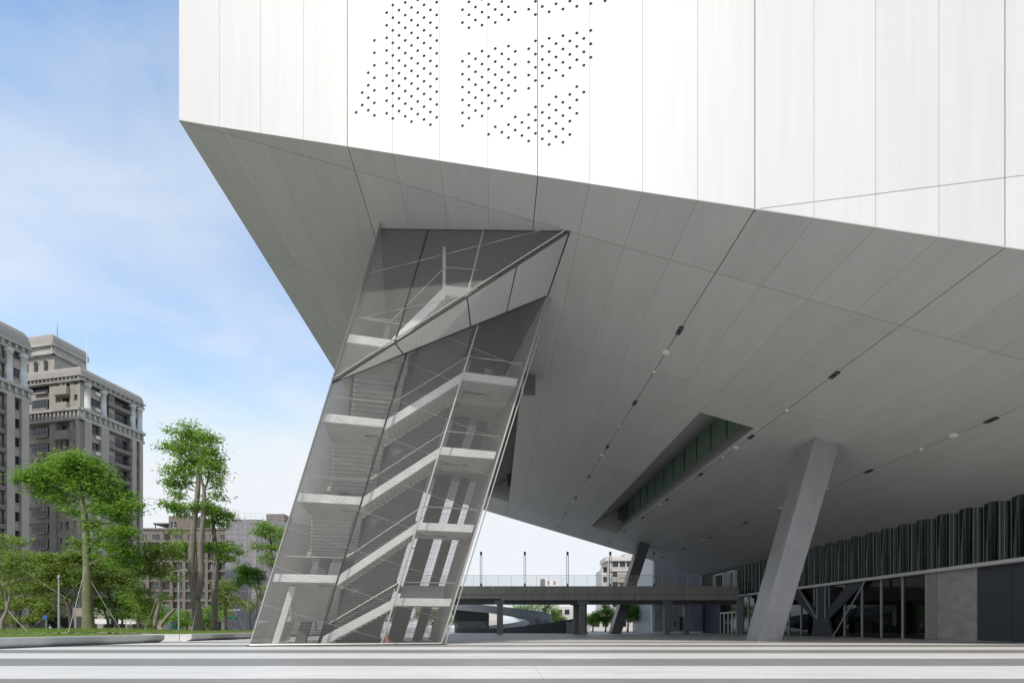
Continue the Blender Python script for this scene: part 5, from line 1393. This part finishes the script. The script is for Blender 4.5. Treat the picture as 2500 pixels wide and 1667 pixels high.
far_tree('green tree just right of the foot of the dark leaning column', 103, 1532, 1458, 30, M['leaf_a'])
far_tree('bright shrubby tree in the gap left of the dark leaning column', 112, 1447, 1492, 14, M['leaf_b'])
far_tree('green tree seen left of the dark leaning column', 108, 1478, 1474, 28, M['leaf_d'])
far_tree('tree glimpsed through the mesh of the stair tower on the left', 92, 770, 1380, 46, M['leaf_c'])
far_tree('tree glimpsed through the mesh in the middle of the stair tower', 98, 870, 1440, 40, M['leaf_a'])
far_tree('tree glimpsed through the mesh at the right foot of the stair tower', 96, 1040, 1470, 34, M['leaf_c'])
far_tree('tree glimpsed low behind the stair core', 102, 960, 1470, 40, M['leaf_d'])

# ================================================================== ROPES
def rope(lab, a, b, r=0.018, m='rope'):
    r *= 0.7
    mb = MB(); a, b = Vector(a), Vector(b); mid = a.lerp(b, 0.5) + Vector((0,0,-0.03*(a-b).length*0.4)); mb.tube([a, a.lerp(mid,.5)+Vector((0,0,-.01)), mid, b.lerp(mid,.5), b], r, 5)
    return tag(mb.build('guy_rope', M[m]), lab, 'rope', 'tree guy ropes')
ty = 41.6
rope('pale rope from the green trunk down to the lawn, front left', at(209,1383,ty), (at(160,1548,36).x, 36.2, 0.56), 0.03)
rope('rope from the green trunk down to the lawn on its right', at(222,1418,ty), (at(300,1546,38).x, 38.0, 0.56))
rope('long rope from the green trunk down towards the blue sign', at(203,1413,42), (at(68,1536,47).x, 47, 0.62))
rope('rope running up left from the foot of the green trunk', at(30,1372,44), at(206,1487,44))
rope('rope slanting from the left-edge tree down to the lawn', at(20,1490,39), (at(70,1546,37).x, 37, 0.55), 0.028)
rope('short rope at the very left edge of the lawn', at(-5,1480,39.5), (at(40,1535,41).x, 41, 0.58))
rope('rope crossing from the small crooked tree to the forked trunk', at(400,1425,46.5), at(485,1475,47.2))
rope('rope slanting down left from the forked trunk to the small tree foot', at(470,1405,47), (at(378,1518,47).x, 47, 1.3))
rope('rope from the forked trunk straight down to the grass', at(484,1468,47.2), (at(467,1547,44).x, 44, 0.56), 0.026)
rope('rope from the slender trunk down to the grass on its right', at(522,1440,50.5), (at(572,1538,52).x, 52, 0.62))
rope('upper rope from the slender trunk to the lawn edge', at(524,1400,50.6), (at(600,1540,50).x, 50, 0.6))
rope('rope low along the street from the forked trunk to the right', at(488,1490,47.4), (at(585,1542,49).x, 49, 0.6))
rope('thin rope from the small crooked tree down to its left', at(390,1440,43.8), (at(350,1545,42).x, 42, 0.56))

# ================================================================== STREET FURNITURE
def pole(lab, px, y0, Y, r, m, extra=None, cat='pole'):
    p = at(px, y0, Y); t = thing('street_pole', lab, cat, (p.x, Y, 0))
    mb = MB(); mb.tube([(p.x,Y,0),(p.x,Y,p.z)], [r, r*0.75], 8); hang(mb.build('shaft', M[m]), t)
    mb = MB(); mb.tube([(p.x,Y,0),(p.x,Y,0.25)], r*1.8, 8); hang(mb.build('foot', M[m]), t)
    return t, p
t, p = pole('pale grey lamp pole standing behind the green-trunked tree on its left', 144, 1412, 62.5, 0.13, 'pole')
mb = MB(); mb.tube([(p.x,p.y,p.z-0.1),(p.x,p.y,p.z+0.15),(p.x,p.y,p.z+0.5)], [0.10,0.2,0.12], 10); hang(mb.build('lamp_head', M['pole']), t)
t, p = pole('blue-green street pole left of the forked trunk', 437, 1400, 62, 0.12, 'pole')
mb = MB(); mb.tube([p, p+Vector((0.0,0,0.4)), p+Vector((1.2,0,0.6))], 0.06, 6); hang(mb.build('lamp_arm', M['pole']), t)
t, p = pole('white signal pole with a blue sign and a long arm right of the slender tree', 543, 1488, 70, 0.10, 'white_paint')
mb = MB(); mb.box(p.x-0.95, p.x-0.12, 69.85, 69.9, at(0,1511,70).z, at(0,1501,70).z); hang(mb.build('blue_sign', M['blue']), t)
mb = MB(); mb.tube([Vector((p.x,70,p.z-0.1)), Vector((p.x+2.6,70,p.z))], 0.05, 6); hang(mb.build('arm', M['white_paint']), t)
mb = MB(); mb.box(p.x+0.8, p.x+2.35, 69.85, 69.9, at(0,1511,70).z, at(0,1505,70).z); hang(mb.build('green_sign', M['green']), t)
t, p = pole('sign post with a small blue sign near the person in light blue', 113, 1502, 61.5, 0.06, 'pole')
mb = MB(); mb.box(p.x-0.28, p.x+0.22, 61.35, 61.4, p.z-0.45, p.z); hang(mb.build('blue_sign', M['blue']), t)
t, p = pole('road sign with a red no-entry disc behind the left leg of the tower', 667, 1508, 74, 0.06, 'pole')
mb = MB(); mb.tube([(p.x,73.9,p.z-0.45),(p.x,73.86,p.z-0.45)], 0.5, 18); d_ = hang(mb.build('red_disc', M['red']), t)
mb = MB(); mb.box(p.x-0.34, p.x+0.34, 73.83, 73.855, p.z-0.53, p.z-0.37); hang(mb.build('white_bar', M['white_paint']), t)
mb = MB(); mb.box(p.x-2.2, p.x-0.6, 73.86, 73.9, p.z-0.75, p.z-0.35); hang(mb.build('name_plate', M['white_paint']), t)
t, p = pole('thin white post right of the ramp column seen through the mesh', 1041, 1486, 60, 0.07, 'white_paint')
# traffic cone inside the foot of the tower
cn = thing('traffic_cone', 'orange traffic cone inside the foot of the stair tower', 'cone', tuple(TP(7.0,1.2,0)))
c = TP(7.0, 1.2, 0); mb = MB(); mb.tube([c+Vector((0,0,0.04)), c+Vector((0,0,0.7))], [0.16,0.03], 12); hang(mb.build('cone', M['orange']), cn)
mb = MB(); mb.box(c.x-0.2,c.x+0.2,c.y-0.2,c.y+0.2,0,0.04); hang(mb.build('base', M['orange']), cn)
# green bin and kiosk boxes along the street
for px, Y_, w, h, m, lab in ((428, 66, 0.8, 1.3, 'green', 'green street cabinet left of the forked trunk'), (421, 70, 0.5, 1.7, 'blue', 'blue street cabinet left of the green cabinet')):
    x = X(px, Y_); t = thing('street_cabinet', lab, 'cabinet', (x, Y_, 0))
    mb = MB(); mb.box(x-w/2, x+w/2, Y_, Y_+0.6, 0.1, h); hang(mb.build('body', M[m]), t)
    mb = MB(); mb.box(x-w/2-.05, x+w/2+.05, Y_-.05, Y_+0.65, h, h+0.08); hang(mb.build('lid', M['winf']), t)
    mb = MB(); mb.box(x-w/2+.05, x+w/2-.05, Y_+.05, Y_+0.55, 0, 0.1); hang(mb.build('plinth', M['concrete']), t)

# ================================================================== PEOPLE
def person_mat(name, shirt, trousers, skin=(0.42,0.27,0.20), z_belt=0.98, z_neck=1.46):
    m = bpy.data.materials.new(name); m.use_nodes = True; n, l = m.node_tree.nodes, m.node_tree.links
    b = n['Principled BSDF']; b.inputs['Roughness'].default_value = 0.8
    tcn = n.new('ShaderNodeTexCoord'); sp_ = n.new('ShaderNodeSeparateXYZ'); l.new(tcn.outputs['Object'], sp_.inputs[0])
    mr = n.new('ShaderNodeMapRange'); mr.inputs[2].default_value = 2.0; l.new(sp_.outputs['Z'], mr.inputs[0])
    cr_ = n.new('ShaderNodeValToRGB'); cr_.color_ramp.interpolation = 'CONSTANT'
    e = cr_.color_ramp.elements; e[0].color = (0.02,0.02,0.02,1); e[0].position = 0
    e[1].position = 0.05; e[1].color = (*trousers,1)
    for pos, c_ in ((z_belt/2, shirt), (z_neck/2, skin)):
        q = e.new(pos); q.color = (*c_,1)
    l.new(mr.outputs[0], cr_.inputs[0]); l.new(cr_.outputs[0], b.inputs['Base Color'])
    return m
def person(label, loc, rz, shirt, trousers, stride=0.16, arm=0.10):
    t = thing('person', label, 'person', loc); t.rotation_euler = (0,0,rz)
    J = {'pel':(0,0,.96,.15),'wai':(0,0,1.12,.135),'che':(0,0.01,1.34,.16),'nec':(0,0,1.48,.062),'hd1':(0,-.02,1.56,.085),'hd2':(0,-.02,1.66,.10),'hd3':(0,-.01,1.73,.07),
         'shl':(.17,0,1.41,.07),'ell':(.23,arm,1.14,.048),'wrl':(.22,-.06+arm,.90,.036),'hal':(.215,-.10+arm,.80,.03),
         'shr':(-.17,0,1.41,.07),'elr':(-.23,-arm*.4,1.14,.048),'wrr':(-.22,-.16,.92,.036),'har':(-.215,-.20,.83,.03),
         'hil':(.09,0,.90,.105),'knl':(.10,-stride*.6,.50,.07),'anl':(.10,-stride*.4,.09,.045),'fol':(.10,-stride*.4-.16,.04,.038),
         'hir':(-.09,0,.90,.105),'knr':(-.10,stride*.2,.50,.07),'anr':(-.10,stride,.10,.045),'for':(-.10,stride-.15,.04,.038)}
    E_ = [('pel','wai'),('wai','che'),('che','nec'),('nec','hd1'),('hd1','hd2'),('hd2','hd3'),('che','shl'),('shl','ell'),('ell','wrl'),('wrl','hal'),('che','shr'),('shr','elr'),('elr','wrr'),('wrr','har'),
          ('pel','hil'),('hil','knl'),('knl','anl'),('anl','fol'),('pel','hir'),('hir','knr'),('knr','anr'),('anr','for')]
    ks = list(J); me = bpy.data.meshes.new('body'); me.from_pydata([J[k][:3] for k in ks], [(ks.index(a), ks.index(b)) for a,b in E_], [])
    me.materials.append(person_mat('clothes_' + str(len(bpy.data.materials)), shirt, trousers))
    o = obj('body', me, t)
    sk = o.modifiers.new('skin', 'SKIN'); sk.use_smooth_shade = True
    for i, k in enumerate(ks):
        me.skin_vertices[0].data[i].radius = (J[k][3], J[k][3]*(0.8 if k in ('che','wai','pel') else 1))
    me.skin_vertices[0].data[0].use_root = True
    o.modifiers.new('sub', 'SUBSURF').render_levels = 2
    hb = MB(); pts = []
    for i in range(6):
        a = math.pi*0.5*i/5; pts.append((Vector((0,0.01,1.65+0.125*math.sin(a))), 0.112*math.cos(a)+0.004))
    hb.tube([p for p,_ in pts], [r for _,r in pts], 12); hb.build('hair', M['black'], t, True)
    return t
person('person in dark clothes standing behind the right foot of the mesh tower', (at(1061,1559,40.5).x, 40.5, 0), R(200), (0.03,0.03,0.035), (0.02,0.02,0.022))
pb = person('person in a light blue shirt with a dark backpack behind the lawn', (at(122,1545,56).x, 56, -0.45), R(160), (0.30,0.45,0.68), (0.03,0.035,0.05), 0.1)
bk = MB(); bk.box(-0.15,0.15,0.12,0.30,1.02,1.42); o = bk.build('backpack', M['black'], pb); o.modifiers.new('bevel','BEVEL').width = 0.05
